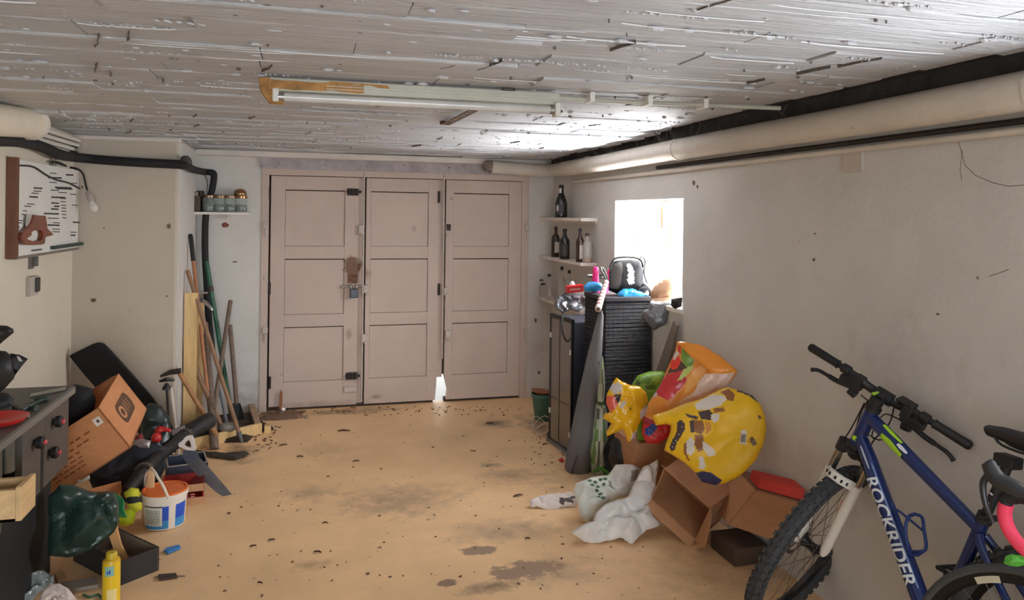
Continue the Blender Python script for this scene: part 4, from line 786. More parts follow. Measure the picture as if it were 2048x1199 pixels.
# yellow aerosol
q = PZ(222, 1206, 0); ac = thing('aerosol_can', 'yellow aerosol can standing in front of the black carton', 'spray can', q); yl = M('can_yellow', (236, 196, 34), .3, var=.08, coat=.3)
MB().lathe(q, [(.03, 0), (.038, .004), (.038, .19), (.036, .198)], 24).build('can_body', yl, ac, smooth=.6); MB().lathe(q, [(.037, .196), (.034, .205), (.028, .209)], 24).build('collar', M('can_collar', (220, 176, 40), .35), ac, smooth=.6)
MB().lathe(q, [(.024, .206), (.0235, .232), (.02, .237), (.005, .238)], 20).build('cap', M('cap_yellow', (206, 178, 44), .45), ac, smooth=.6)
av = math.atan2(-q.y, -q.x); lb = M('label_teal', (150, 196, 176), .4)
arc_patch(q, .0385, .0385, .14, .185, av-.75, av+.3).build('label_patch', lb, ac); arc_patch(q, .0386, .0386, .02, .08, av-.5, av+.6).build('label_pale', M('label_cream', (240, 220, 150), .4), ac)
arc_patch(q, .039, .039, .15, .165, av-.5, av-.35).build('label_mark', bl1, ac); arc_patch(q, .039, .039, .15, .17, av-.28, av-.1).build('label_mark', bl1, ac)
q = PZ(345, 1104, .004); tag(MB().prism([PZ(x, y, .004) for x, y in ((328, 1103), (333, 1098), (358, 1092), (362, 1097), (336, 1108))], (0, 0, .012)).build('blue_scrap', M('scrap_blue', (52, 128, 196), .5), bevel=.003), 'small bright blue plastic scrap on the bare floor', 'scrap')
tag(MB().prism([PZ(x, y, .001) for x, y in ((316, 1152), (352, 1149), (355, 1156), (319, 1161))], (0, 0, .012)).tube([PZ(309, 1153, .006), PZ(370, 1151, .006)], .003, 5).build('dark_scrap', M('scrap_dark', (74, 60, 50), .85), bevel=.002), 'thin dark cardboard scrap with a twig on the floor', 'scrap')
soft('clear_film', 'crumpled clear plastic film at the foot of the workbench', 'film', [(20, 1190), (50, 1160), (85, 1142), (108, 1148), (110, 1168), (80, 1180), (60, 1199), (25, 1205)], PZ(60, 1180, .05), (.2, -.5, 1), .02, M('film_grey', (150, 160, 158), .2, var=.3, vs=20, alpha=.75), 31, amp=.04, fr=14, step=.01, fold=1.8)
soft('paper_tissue', 'crumpled pinkish white paper at the bottom left on the floor', 'paper', [(86, 1176), (100, 1163), (122, 1168), (140, 1178), (152, 1192), (158, 1215), (100, 1220), (80, 1200)], PZ(120, 1200, .03), (.1, -.6, 1), .025, M('paper_pink', (228, 210, 200), .8, var=.12, vs=20), 32, amp=.035, fr=15, step=.01, fold=1.8)
tag(MB().prism([PZ(x, y, .0) for x, y in ((122, 1172), (192, 1160), (197, 1176), (130, 1188))], (0, 0, .02)).build('board_offcut', M('offcut_grey', (150, 140, 128), .8, var=.15), bevel=.002), 'flat greyish board offcut lying left of the aerosol can', 'offcut')
tag(MB().prism([PZ(x, y, .0) for x, y in ((108, 1158), (124, 1148), (134, 1166), (116, 1174))], (0, 0, .03)).build('wood_block', M('offcut_tan', (196, 160, 116), .8, var=.15), bevel=.003), 'small tan wood block beside the crumpled clear film', 'offcut')
tag(MB().tube(smoothpts([PZ(166, 1188, .006), PZ(180, 1193, .006), PZ(196, 1188, .006), PZ(205, 1196, .006)], 4), .005, 6).build('green_string', M('string_green', (52, 96, 66), .7)), 'dark green string on the floor beside the board offcut', 'string')

# ================================================================== WORKBENCH
bnw = M('bench_grey', (96, 92, 86), .55, var=.12, vs=8); bnd = M('bench_dark', (22, 21, 22), .6, var=.2); bnf = M('bench_front', (84, 76, 68), .6, var=.1, vs=8)
wbn = thing('workbench', 'grey topped workbench with dark front along the left wall', 'workbench', (-1.4, 3, 0)); xf = -1.125
MB().box(XL+.003, 1.6, .868, xf, 4.3, .9).build('bench_top', bnw, wbn, bevel=.004); MB().hexa((xf-.006, 1.6, .862), (.008, 0, 0), (0, 2.7, 0), (0, 0, .03)).build('edge_strip', M('bench_edge', (120, 116, 108), .5), wbn)
ya, yb_, yc = 4.27, PX(84, 900, xf-.03).y, PX(77, 900, xf-.03).y; yd = PX(40, 900, xf-.03).y
MB().box(xf-.05, yb_, .515, xf-.02, ya, .866).build('front_panel', bnf, wbn, bevel=.003); MB().box(xf-.05, yd, .515, xf-.02, yc, .866).build('front_panel', bnf, wbn, bevel=.003)
MB().box(xf-.05, yc, .75, xf-.022, yb_, .866).build('front_filler', bnf, wbn)
MB().box(XL+.01, 1.6, 0, -1.2, 4.2, .515).box(XL+.01, 1.6, .515, -1.22, 4.24, .866).build('carcass', bnd, wbn)
MB().box(xf-.05, 1.6, .515, xf-.02, yd-.22, .866).build('front_panel', bnf, wbn, bevel=.003)
MB().box(xf-.04, 4.255, .0, xf-.0-.02, 4.275, .866).build('end_post', bnd, wbn) if False else None
q = PX(20, 910, xf-.06); MB().lathe((xf-.075, q.y, q.z-.07), [(.03, 0), (.034, .005), (.034, .15), (.03, .155)], 14).build('roller', M('roller_steel', (120, 122, 118), .3, .7), wbn, smooth=.6)
for (px, py) in ((68, 885), (98, 905), (106, 843)):
    q = PX(px, py, xf-.02); kn = MB().lathe(q-V((.0, 0, 0)), [(.012, 0), (.014, .006), (.026, .012), (.028, .034), (.02, .04)], 12, (1, 0, 0)).build('knob', bnd, wbn, smooth=.6)
    MB().lathe(q+V((.04, 0, 0)), [(.012, 0), (.012, .008), (.004, .012)], 10, (1, 0, 0)).build('knob_tip', M('tip_red', (196, 70, 78), .4), kn)
wd_ = M('drawer_pine', (226, 190, 138), .65, var=.14, vs=5, streak=(5, 1, 5), flecks=[(6, .76, (150, 100, 60))]); q1, q2 = PX(42, 1066, -1.0), PX(71, 1010, -1.0); z0_, z1_ = q2.z, PX(71, 946, -1.0).z
dr = MB().box(-1.02, q1.y, z0_, -1.0, q2.y, z1_).build('drawer', wd_, wbn, bevel=.002)
MB().box(-1.4, q1.y, z0_, -1.02, q1.y+.02, z1_-.01).box(-1.4, q2.y-.02, z0_, -1.02, q2.y, z1_-.01).box(-1.4, q1.y, z0_, -1.02, q2.y, z0_+.01).build('drawer_box', wd_, dr)
# things on the bench
T9 = lambda x, y, h=.004: PZ(x, y, .9+h)
tag(MB().hexa(T9(62, 789), T9(132, 775)-T9(62, 789), T9(60, 794)-T9(62, 789), V((0, 0, .006))).build('steel_rule', M('rule_steel', (150, 148, 138), .3, .7)), 'long thin steel strip lying on the far end of the workbench', 'ruler')
pr = thing('pliers', 'dark pliers with green grips lying open on the workbench', 'pliers', T9(70, 800, 0)); gg = M('grip_green', (44, 66, 54), .5)
MB().tube(smoothpts([T9(58, 810, .012), T9(72, 804, .014), T9(90, 796, .014)], 4), [.009]*8+[.012], 8).build('grip', gg, pr, smooth=.8); MB().tube(smoothpts([T9(60, 815, .012), T9(72, 812, .014), T9(72, 818, .014)], 4), .009, 8).build('grip', gg, pr, smooth=.8); MB().tube([T9(60, 812, .012), T9(48, 818, .01), T9(40, 822, .008)], [.014, .012, .004], 8).build('jaws', steel, pr)
MB().sph(T9(84, 797, .014), .034, .028, .014).build('grip_end', gg, pr, smooth=3)
sc = thing('screwdriver', 'small screwdriver with black grip in front of the pliers', 'screwdriver', T9(45, 826, 0)); MB().tube([T9(30, 815, .014), T9(42, 822, .014)], .012, 8).build('grip', blk, sc); MB().tube([T9(42, 822, .014), T9(58, 832, .01)], .005, 6).build('shaft', M('shaft_steel', (190, 190, 188), .25, .9), sc)
soft('black_pouch', 'black tool pouch lying at the left on the workbench top', 'pouch', [(-30, 800), (0, 786), (18, 786), (28, 798), (26, 812), (0, 818), (-30, 822)], T9(0, 805, .03), (.2, -.6, 1), .03, M('pouch_black', (34, 34, 36), .55, var=.2), 41)
q = T9(-4, 850, 0); tag(MB().lathe(q, [(.05, 0), (.09, .012), (.108, .03), (.112, .034), (.1, .03), (.06, .014), (.01, .012)], 28).build('red_bowl', M('red_bowl', (212, 46, 42), .35), smooth=.8), 'red plastic dish at the left edge of the workbench', 'bowl')
hd = M('hood_black', (24, 23, 25), .55, var=.25, vs=12)
hz_ = thing('domed_cap', 'black domed cap with pointed peak lying on the workbench', 'cap', T9(0, 790, 0))
pillow([(-60, 700), (-10, 700), (12, 702), (28, 714), (36, 735), (28, 757), (10, 776), (-20, 800), (-60, 800)], PD(0, 745, 3.25), (.3, -1, .2), .09, R=.11, step=.016, amp=.006, freq=12, seed=44).build('dome', hd, hz_, smooth=.9)
pillow([(20, 706), (40, 709), (56, 717), (45, 730), (30, 750), (24, 735)], PD(40, 722, 3.2), (.5, -1, .4), .012, R=.03, step=.012, amp=.003, freq=12, seed=45).build('peak', hd, hz_, smooth=.9)
MB().prism([PD(x, y, 3.14) for x, y in ((33, 712), (38, 714), (43, 722), (38, 722))], (0, .01, 0)).build('buckle', M('buckle_pale', (190, 184, 176), .4), hz_)
hz2 = thing('peaked_cover', 'upper black rounded cover with blunt tip at the left frame edge', 'cover', T9(-20, 790, 0))
pillow([(-70, 655), (-10, 650), (14, 651), (26, 657), (28, 664), (16, 674), (0, 688), (-30, 700), (-70, 705)], PD(0, 675, 3.3), (.3, -1, .2), .05, R=.06, step=.016, amp=.004, freq=12, seed=46).build('shell', hd, hz2, smooth=.9)
MB().tube([PD(-40, 690, 3.3), PD(-45, 790, 3.35)], .05, 10).build('stand', hd, hz2)

# ================================================================== RIGHT CORNER: shelves, bottles, cabinet, chest
def proj(p):
    d = V(p)-CAM; z = d.dot(FW); return (CX+F*d.dot(CR)/z, CY-F*d.dot(CU)/z)
shm = M('corner_shelf_paint', (226, 216, 208), .6, var=.06, vs=8)
shx = XR-.15
SHZ = (1.784, 1.407, 1.0)
for k, (zz, lab) in enumerate(zip(SHZ, ('top one of three small white corner shelves holding one dark bottle', 'middle one of three small white corner shelves holding three bottles', 'lowest of three small white corner shelves beside the glass fronted cabinet'))):
    t = thing('corner_shelf', lab, 'shelf', (XR, 6.5, zz-.03), 'white corner shelves')
    MB().box(shx, 5.93, zz-.028, XR, 7.08, zz).build('board', shm, t, bevel=.004)
    MB().box(XR-.012, 5.95, zz-.05, XR, 7.05, zz-.028).build('cleat', shm, t)
def bottle(name, label, px, h, r, prof, glass, capm, x=2.28, z=None, lab=None, yy=None, group='bottles on the corner shelves'):
    q = PX(px, 430, x); p = V((x, yy or q.y, z)); t = thing(name, label, 'bottle', p, group)
    pr = [(a*r, b*h) for a, b in prof]
    MB().lathe(p, pr, 18).build('bottle_glass', glass, t, smooth=.9)
    MB().lathe(p, [(pr[-1][0]*1.12, h*.9), (pr[-1][0]*1.14, h*.985), (pr[-1][0]*.8, h*1.005)], 12).build('cap', capm, t, smooth=.7)
    if lab:
        av_ = math.atan2(-p.y, -p.x); arc_patch(p, r*1.012, r*1.012, h*lab[0], h*lab[1], av_-lab[3], av_+lab[4]).build('label', lab[2], t)
    return t
CHAMP = [(.7, .0), (.98, .01), (1, .04), (1, .42), (.9, .52), (.6, .66), (.42, .76), (.37, .86), (.37, 1)]
BORD = [(.7, .0), (.97, .01), (1, .03), (1, .58), (.85, .68), (.45, .76), (.38, .82), (.38, 1)]
SPIR = [(.8, .0), (.98, .01), (1, .03), (1, .55), (.92, .64), (.5, .74), (.36, .82), (.36, 1)]
gd = M('glass_dark', (26, 30, 26), .12, var=.1, coat=.3); gdw = M('glass_brown', (52, 34, 26), .12, var=.1, coat=.3); gcl = M('glass_clear', (190, 184, 178), .06, alpha=.4, var=.03, spec=.8); foil = M('foil_dark', (36, 34, 38), .35, .4); lw = M('label_white', (206, 198, 190), .6, var=.1, vs=40); ldk = M('label_dark', (64, 60, 62), .6)
t = bottle('champagne_bottle', 'large dark sparkling wine bottle alone on the top corner shelf', 1122, .30, .058, CHAMP, gd, foil, z=SHZ[0], lab=(.1, .42, ldk, .9, .5)); p = V(t['_o']); arc_patch(p, .025, .024, .22, .27, math.atan2(-p.y, -p.x)-.9, math.atan2(-p.y, -p.x)+.1).build('neck_label', lw, t); arc_patch(p, .0592, .0592, .06, .11, math.atan2(-p.y, -p.x)-.8, math.atan2(-p.y, -p.x)-.4).build('label_mark', lw, t)
bottle('wine_bottle', 'dark wine bottle at the far end of the middle corner shelf', 1112, .29, .042, BORD, gdw, foil, z=SHZ[1], lab=(.15, .5, lw, .2, .9), x=2.31)
bottle('liqueur_bottle', 'broad dark bottle second from the back wall on the middle corner shelf', 1130, .275, .048, SPIR, gd, foil, z=SHZ[1], lab=(.12, .5, ldk, .6, .6), x=2.28)
bottle('spirit_bottle', 'brown glass bottle with pale label third on the middle corner shelf', 1161, .29, .036, SPIR, gdw, foil, z=SHZ[1], lab=(.1, .5, lw, .1, .9), x=2.27)
t = bottle('clear_bottle', 'clear bottle with a little amber liquid nearest on the middle corner shelf', 1175, .25, .042, SPIR, gcl, M('cap_black', (40, 36, 36), .4), z=SHZ[1], x=2.30); p = V(t['_o']); MB().lathe(p, [(.03, .004), (.0395, .006), (.0395, .04), (.01, .041)], 16).build('liquid', M('amber', (176, 112, 60), .1, trans=.5), t, smooth=.8)
bottle('small_bottle', 'small clear flask at the back wall end of the lowest corner shelf', 1090, .14, .035, [(.8, 0), (1, .02), (1, .75), (.9, .85), (.6, .9), (.6, 1)], gcl, foil, z=SHZ[2], x=2.25, yy=6.98)
bottle('small_bottle', 'clear bottle with dark neck and paper label on the lowest corner shelf', 1101, .24, .037, SPIR, gcl, foil, z=SHZ[2], x=2.27, lab=(.15, .38, lw, .1, .5), yy=6.85)
bottle('tall_bottle', 'dark necked clear bottle behind the silver bag on the lowest corner shelf', 1121, .33, .036, SPIR, gcl, foil, z=SHZ[2], x=2.31, yy=6.6)
bottle('tall_bottle', 'second dark necked clear bottle nearest on the lowest corner shelf', 1130, .31, .036, SPIR, gcl, foil, z=SHZ[2], x=2.31, yy=6.4)
# glass fronted cabinet
cbx = thing('glass_cabinet', 'narrow black framed cabinet with dark glass front in the right corner', 'cabinet', (2.15, 5.5, 0)); fr_m = M('frame_black', (30, 29, 30), .4, .3)
nav = M('navy_panel', (44, 46, 58), .6, var=.12, vs=6, bump=.1); ca = V((1.90, 5.70, 0)); cb_ = V((1.945, 5.315, 0)); ce = (cb_-ca); cn_ = V((-ce.y, ce.x, 0)).normalized(); cn_ = cn_ if cn_.x > 0 else -cn_; hz1 = 1.02
MB().hexa(ca+cn_*.02, ce, cn_*.40, V((0, 0, hz1-.02))).build('body', nav, cbx, bevel=.004)
cu_ = ce.normalized(); m = MB()
m.hexa(ca-cu_*.0, cu_*.016, cn_*.02, V((0, 0, hz1))).hexa(cb_-cu_*.016, cu_*.016, cn_*.02, V((0, 0, hz1))).hexa(ca, ce, cn_*.02, V((0, 0, .03))).hexa(ca+V((0, 0, hz1-.03)), ce, cn_*.02, V((0, 0, .03))).build('door_frame', fr_m, cbx, bevel=.002)
MB().hexa(ca+cu_*.014+cn_*.006, ce-cu_*.028, cn_*.004, V((0, 0, hz1-.01))).build('glass_panel', M('smoked_glass', (112, 104, 94), .18, var=.15, vs=3, coat=.5), cbx)
MB().hexa(ca+cu_*.17+cn_*.003, cu_*.006, cn_*.003, V((0, 0, hz1-.03))).build('glass_seam', fr_m, cbx)
MB().hexa(ca+cu_*.014+cn_*.003+V((0, 0, .36)), ce-cu_*.028, cn_*.003, V((0, 0, .004))).build('glass_seam', fr_m, cbx)
for zz, q in ((.83, ca), (.23, ca), (.75, cb_-cu_*.03), (.13, cb_-cu_*.03)): MB().hexa(q-cn_*.003+V((0, 0, zz)), cu_*.022, cn_*.01, V((0, 0, .04))).build('frame_clip', M('clip_cream', (214, 204, 190), .5), cbx)
MB().hexa(ca-V((.02, 0, 0)), ce*1.02, V((.03, 0, 0)), V((0, 0, .022))).build('base_rail', M('rail_grey', (120, 112, 106), .5, .4), cbx)
tag(MB().tube(smoothpts([PD(1132, 616, 5.62), PD(1126, 628, 5.6), PD(1124, 645, 5.55), PD(1126, 668, 5.5), PD(1134, 682, 5.5), PD(1140, 676, 5.52)], 4), .008, 6).build('dangling_strap', blk), 'black strap dangling in front of the glass cabinet', 'strap')
# rattan chest
rat = M('rattan_dark', (44, 43, 52), .6, var=.2, vs=14, wave=34); ch_ = thing('rattan_chest', 'tall dark woven plastic chest standing under the window', 'chest', (2.2, 5.05, 0))
x0_, x1_, y0_, y1_, zt_ = 2.03, 2.375, 4.86, 5.26, 1.225
MB().box(x0_, y0_, 0, x1_, y1_, zt_).build('core', rat, ch_, bevel=.01)
wv = MB(); nb_ = 46
for k in range(nb_):
    z_ = .02+k*(zt_-.04)/nb_; wv.box(x0_-.004, y0_-.005, z_, x1_, y0_+.01, z_+.0225); wv.box(x0_-.005, y0_, z_, x0_+.01, y1_, z_+.0225)
wv = wv.build('woven_band', rat, ch_, bevel=.003); wv['kind'] = 'stuff'
for k in range(9): xx = x0_+.02+k*.038; MB().box(xx, y0_-.0062, .01, xx+.004, y0_+.01, zt_-.01).build('woven_rib', rat, ch_)
MB().box(x0_-.012, y0_-.012, zt_-.02, x1_+.004, y1_, zt_+.012).build('rim', M('rattan_rim', (44, 42, 48), .6), ch_, bevel=.004)
tag(MB().prism([PX(x, y, XR-.03) for x, y in ((1352, 640), (1360, 650), (1334, 760), (1322, 860), (1308, 860), (1316, 745))], (-.02, 0, 0)).build('grey_board', M('grey_board', (128, 118, 108), .8, var=.12), bevel=.002), 'narrow grey board leaning on the wall right of the dark chest', 'board')
# rolls in front
gf = M('felt_grey', (112, 111, 114), .85, var=.08, vs=5, bump=.1)
a, b = PZ(1156, 944, 0)+V((.01, .05, 0)), PY(1203, 622, 4.83); axd = b-a; L_ = axd.length
rl_ = thing('felt_roll', 'tall grey felt sheet rolled into a cone leaning on the dark chest', 'roll', a)
MB().lathe(a, [(.088, .0), (.092, .02), (.089, L_*.1), (.083, L_*.2), (.086, L_*.24), (.07, L_*.5), (.046, L_*.75), (.02, L_*.97), (.008, L_)], 22, axd, wob=.22).build('sheet', gf, rl_, smooth=.9)
MB().tube([a+V((-.07, -.075, .0)), a+V((.02, -.095, .3)), a+axd*.7+V((.02, -.05, 0))], [.006, .005, .003], 6).build('sheet_edge', M('felt_edge', (84, 84, 88), .85), rl_)
a, b = PZ(1199, 944, 0)+V((.0, .03, 0)), PY(1205, 713, 4.78); axd = b-a; L_ = axd.length
def ring_attr(mb, n, m, fn):
    mb.c[-1] = lin((200, 206, 196))
    for i in range(m-1):
        for k in range(n): 
            c = fn(i/(m-1), k/n)
            if c: mb.c[i*n+k] = lin(c)
    return mb
wr_ = thing('flower_wrap', 'pale green printed plastic wrap twisted and tied beside the grey felt roll', 'wrap', a)
prf = [(.062, 0), (.068, .03), (.066, L_*.1), (.06, L_*.2), (.055, L_*.3), (.05, L_*.4), (.045, L_*.48), (.032, L_*.57), (.022, L_*.61), (.026, L_*.66), (.022, L_*.78), (.012, L_*.9), (.003, L_)]
rng_ = random.Random(14)
def colf(i, k):
    v_ = noise.noise(V((math.cos(k*6.28)*2, math.sin(k*6.28)*2, i*7)))
    return (112, 150, 82) if v_ > .28 else ((176, 186, 168) if v_ > 0 else ((96, 104, 96) if v_ < -.38 else None))
ring_attr(MB().lathe(a, prf, 24, axd, wob=.5), 24, len(prf), colf).build('wrap', M('wrap_print', (0, 0, 0), .35, attr=True, var=.12), wr_, smooth=.9)
MB().tube([a+axd*.595, a+axd*.625], .027, 14).build('tie', M('tie_green', (70, 104, 66), .6), wr_)
MB().tube(smoothpts([a+V((-.05, -.06, .02)), a+V((-.02, -.09, .05)), a+V((.03, -.09, .02)), a+V((.05, -.08, .0))], 4), .012, 6).build('green_leaf', M('leaf_bright', (92, 170, 74), .5), wr_)
soft('black_bag', 'black plastic bag slumped on the floor before the dark chest', 'bag', [(1222, 880), (1240, 864), (1272, 862), (1296, 872), (1296, 936), (1270, 948), (1228, 945), (1216, 915)], PZ(1255, 946, .12), (-.2, -1, .3), .1, M('bag_black', (24, 24, 26), .45, var=.2), 51, R=.1, amp=.02, step=.018)
# objects on top of chest and cabinet
TC = lambda x, y, yy=4.97: PY(x, y, yy)
tag(pillow([(1109, 606), (1116, 593), (1135, 590), (1160, 588), (1182, 590), (1180, 604), (1168, 612), (1158, 624), (1140, 618), (1125, 626), (1112, 618)], (2.05, 5.36, 1.08), (-.3, -1, .6), .02, R=.04, step=.01, amp=.03, freq=16, seed=53, fold=1.8).build('silver_bag', M('silver_film', (118, 120, 126), .25, .6, var=.2, vs=12), smooth=.6), 'crumpled silver plastic bag on top of the glass cabinet', 'bag')
soft('dark_pouch', 'flat dark leather pouch on top of the silver bag', 'pouch', [(1124, 590), (1132, 584), (1160, 582), (1176, 584), (1172, 594), (1150, 597), (1130, 598)], (2.1, 5.4, 1.14), (-.2, -1, .7), .015, M('pouch_dark', (58, 50, 50), .6, var=.3, vs=25), 54)
rdb = M('box_red', (214, 40, 44), .45); O = PD(1134, 586, 5.72); a = PD(1167, 583, 5.6)-O; b = V((.02, .1, 0)); c = V((0, 0, .05))
rx_ = thing('red_box', 'small red box with white lettering beside the corner shelves', 'box', O+a/2); MB().hexa(O, a, b, c).build('carton', rdb, rx_, bevel=.003); n_ = a.cross(c).normalized(); n_ = -n_ if n_.y > 0 else n_
m = MB(); rr = random.Random(9); x = .03
while x < a.length*.8: wd = rr.uniform(.006, .014); m.hexa(O+a.normalized()*x+c*.35+n_*.001, a.normalized()*wd, c*.28, n_*.0004); x += wd+.005
q_ = m.build('lettering', lw, rx_); q_['kind'] = 'stuff'
p = PD(1144, 572, 5.8); tag(MB().lathe(p-V((0, 0, .03)), [(.02, 0), (.022, .004), (.022, .05), (.014, .06), (.013, .068)], 14).build('white_pot', M('pot_white', (212, 212, 210), .4), smooth=.7), 'tiny white pot standing behind the small red box', 'pot')
bfilm = M('film_blue', (52, 152, 212), .35, var=.15, vs=14)
soft('blue_bag', 'crumpled bright blue plastic bag left of the racket handle', 'bag', [(1167, 574), (1174, 564), (1190, 562), (1204, 566), (1207, 578), (1190, 584), (1172, 582)], TC(1188, 574, 5.15), (-.1, -1, .4), .03, bfilm, 55, amp=.018, fr=26, step=.01)
soft('blue_bag', 'crumpled bright blue plastic bag below the grey and black bag', 'bag', [(1233, 588), (1246, 577), (1262, 575), (1276, 580), (1292, 588), (1302, 592), (1280, 597), (1262, 596), (1246, 598)], TC(1264, 588, 4.9), (-.1, -1, .5), .03, bfilm, 56, amp=.018, fr=26, step=.01)
pk_m = M('pink_plastic', (236, 44, 128), .45, var=.05)
for k, (px, lb_, lean_) in enumerate(((1191, 'bright pink plastic cone on the left of the racket throat', .0), (1208, 'smaller bright pink plastic cone behind the racket throat', .25))):
    p = PY(px, 566, 5.18); p.z = 1.24; h_ = PY(px, 537+k*4, 5.18).z-1.2
    tag(MB().lathe(p-V((0, 0, .03)), [(.036-.006*k, 0), (.034-.006*k, .01), (.02-.004*k, h_), (.012, h_+.004)], 18, (lean_, 0, 1)).build('pink_cone', pk_m, smooth=.7), lb_, 'cone', 'pink cones on the chest')
a, b, c = PY(1196, 618, 4.68), PY(1213, 563, 4.95), PY(1203, 542, 5.15); rk = thing('racket', 'old racket with white taped grip sticking out over the chest edge', 'racket', b)
dv = (b-a); gpm = M('grip_tape', (226, 214, 208), .6, var=.05); gps = M('grip_stripe', (150, 70, 72), .6)
MB().tube([a, a+dv*.04, b], [.021, .0225, .017], 12).build('grip', gpm, rk, smooth=.7)
for k in range(7): q = a+dv*(.12+.125*k); MB().tube([q, q+dv*.022+V((0, 0, .002))], .0232-.0007*k, 12).build('tape_edge', gps, rk)
MB().tube([a-dv.normalized()*.004, a+dv*.005], .013, 10).build('butt_mark', M('butt_brown', (120, 100, 90), .6), rk)
MB().tube(smoothpts([b, PY(1209, 552, 5.02), c, PY(1202, 535, 5.2)], 4), .009, 8).tube(smoothpts([b, PY(1214, 554, 5.02), PY(1210, 543, 5.16), PY(1205, 535, 5.2)], 4), .008, 8).build('throat', M('racket_dark', (74, 80, 72), .45, .3, var=.3, vs=30), rk)
hc = PY(1203, 530, 5.24); MB().tube([hc+V((math.cos(2*PI*k/20)*.07, .09+math.sin(2*PI*k/20)*.1, -.09)) for k in range(20)], .008, 8, closed=True).build('head', M('racket_dark', (74, 80, 72), .45), rk)
gb = thing('sports_bag', 'black and silver grey domed bag standing before the window', 'bag', TC(1255, 584, 5.0))
pillow([(1217, 580), (1218, 545), (1221, 527), (1232, 520), (1262, 518), (1280, 521), (1286, 532), (1287, 560), (1296, 580), (1285, 590), (1240, 590)], TC(1255, 560, 5.0), (-.25, -1, .1), .1, R=.09, step=.011, amp=.006, freq=16, seed=58, base=(24, 25, 30), prints=[((104, 102, 102), [(1219, 575), (1220, 535), (1226, 526), (1240, 525), (1240, 545), (1237, 570), (1232, 578)]), ((236, 232, 228), [(1249, 530), (1256, 527), (1262, 538), (1264, 566), (1254, 570), (1250, 562), (1252, 545)])]).build('bag_body', M('bag_print', (0, 0, 0), .8, attr=True, var=.15), gb, smooth=.9)
MB().tube(smoothpts([TC(1220, 535, 4.9), TC(1230, 517, 4.9), TC(1258, 514, 4.9), TC(1280, 518, 4.9), TC(1287, 534, 4.9)], 5), .008, 8).build('piping', blk, gb, smooth=.9)
MB().tube(smoothpts([TC(1278, 520, 4.95), TC(1284, 513, 4.95), TC(1290, 522, 4.95), TC(1288, 545, 4.93), TC(1294, 566, 4.9)], 5), .006, 6).build('strap', blk, gb, smooth=.9)
gbk = thing('strap_bundle', 'bundle of black straps and buckles beside the sports bag', 'strap', TC(1285, 592, 4.9))
for k in range(7): MB().tube(smoothpts([TC(1268+2*k, 590-3*k, 4.92), TC(1278+2*k, 578-1.5*k, 4.88), TC(1292+2*k, 574+2*k, 4.88), TC(1303-k, 586+k, 4.9)], 4), .006, 6).build('strap', M('strap_black', (32, 34, 40), .5, var=.2), gbk, smooth=.9)
kr = M('kraft_paper', (198, 158, 128), .8, var=.08, vs=10)
soft('kraft_bag', 'brown kraft paper bag lying on the window ledge end of the chest', 'paper bag', [(1300, 585), (1308, 572), (1330, 556), (1342, 553), (1349, 562), (1350, 580), (1338, 592), (1315, 597), (1302, 595)], PY(1325, 578, 4.62), (-.6, -1, .3), .05, kr, 59, R=.04, amp=.01, fr=12)
soft('kraft_sheet', 'flat tan paper sheet lying under the kraft paper bag', 'paper', [(1286, 590), (1300, 596), (1335, 592), (1364, 577), (1363, 590), (1335, 601), (1310, 603)], PY(1325, 594, 4.6), (-.3, -1, .9), .008, M('tan_sheet', (216, 180, 150), .8), 60, R=.02, amp=.006)
soft('film_drape', 'dark grey plastic film draped over the right edge of the chest', 'film', [(1300, 604), (1335, 602), (1350, 604), (1346, 622), (1338, 630), (1330, 650), (1308, 660), (1290, 640), (1282, 622), (1296, 616)], PY(1318, 628, 4.66), (-.3, -1, .1), .03, M('film_smoke', (104, 106, 112), .3, var=.3, vs=12), 61, amp=.022, fr=14)
soft('dark_packet', 'black packet wedged between the tan sheet and the wall', 'packet', [(1342, 598), (1364, 594), (1364, 612), (1350, 618), (1342, 612)], PX(1353, 605, XR-.05), (-1, -.6, 0), .02, blk, 62)

# ================================================================== RIGHT PILE: boxes and bags
kb = M('carton_kraft', (176, 128, 92), .85, var=.08, vs=7, streak=(1, 1, 4)); kbi = M('carton_kraft_light', (196, 148, 108), .85, var=.06, vs=7)
O = V((2.0, 4.3, 0)); bd = thing('support_carton', 'brown cardboard carton standing under the red and yellow bags', 'box', O); MB().box(2.0, 4.3, 0, 2.34, 4.62, .385).build('carton', kb, bd, bevel=.003); MB().box(2.16, 4.298, 0, 2.2, 4.3, .384).build('tape', M('tape_brown', (160, 112, 78), .4), bd)
CB = V((2.1401, 3.8296, .226)); RB = R3((.2048, .4776, -1.0101)); hB = V((.1633, .12, .1256)); eB = [RB.col[i].copy() for i in range(3)]
cB = lambda i, j, k: CB+RB @ V((i*hB.x, j*hB.y, k*hB.z))
ob = thing('open_carton', 'open cardboard carton lying on its side in front of the yellow bag', 'box', cB(1, -1, -1)); t = .006
m = MB().hexa(cB(-1, 1, -1), eB[0]*hB.x*2, -eB[1]*t, eB[2]*hB.z*2); m.hexa(cB(-1, -1, -1), eB[0]*hB.x*2, eB[1]*hB.y*2, eB[2]*t).hexa(cB(-1, -1, 1), eB[0]*hB.x*2, eB[1]*hB.y*2, -eB[2]*t).hexa(cB(-1, -1, -1), eB[0]*t, eB[1]*hB.y*2, eB[2]*hB.z*2).hexa(cB(1, -1, -1), -eB[0]*t, eB[1]*hB.y*2, eB[2]*hB.z*2).build('carton', kb, ob)
MB().hexa(cB(-1, -1, 1), eB[0]*hB.x*2, eB[2]*.055-eB[1]*.055, eB[1]*.005).build('flap', kbi, ob)
MB().hexa(cB(-1, -1, -1), eB[0]*hB.x*2, -eB[2]*.015-eB[1]*.06, eB[1]*.005).build('flap', kbi, ob)
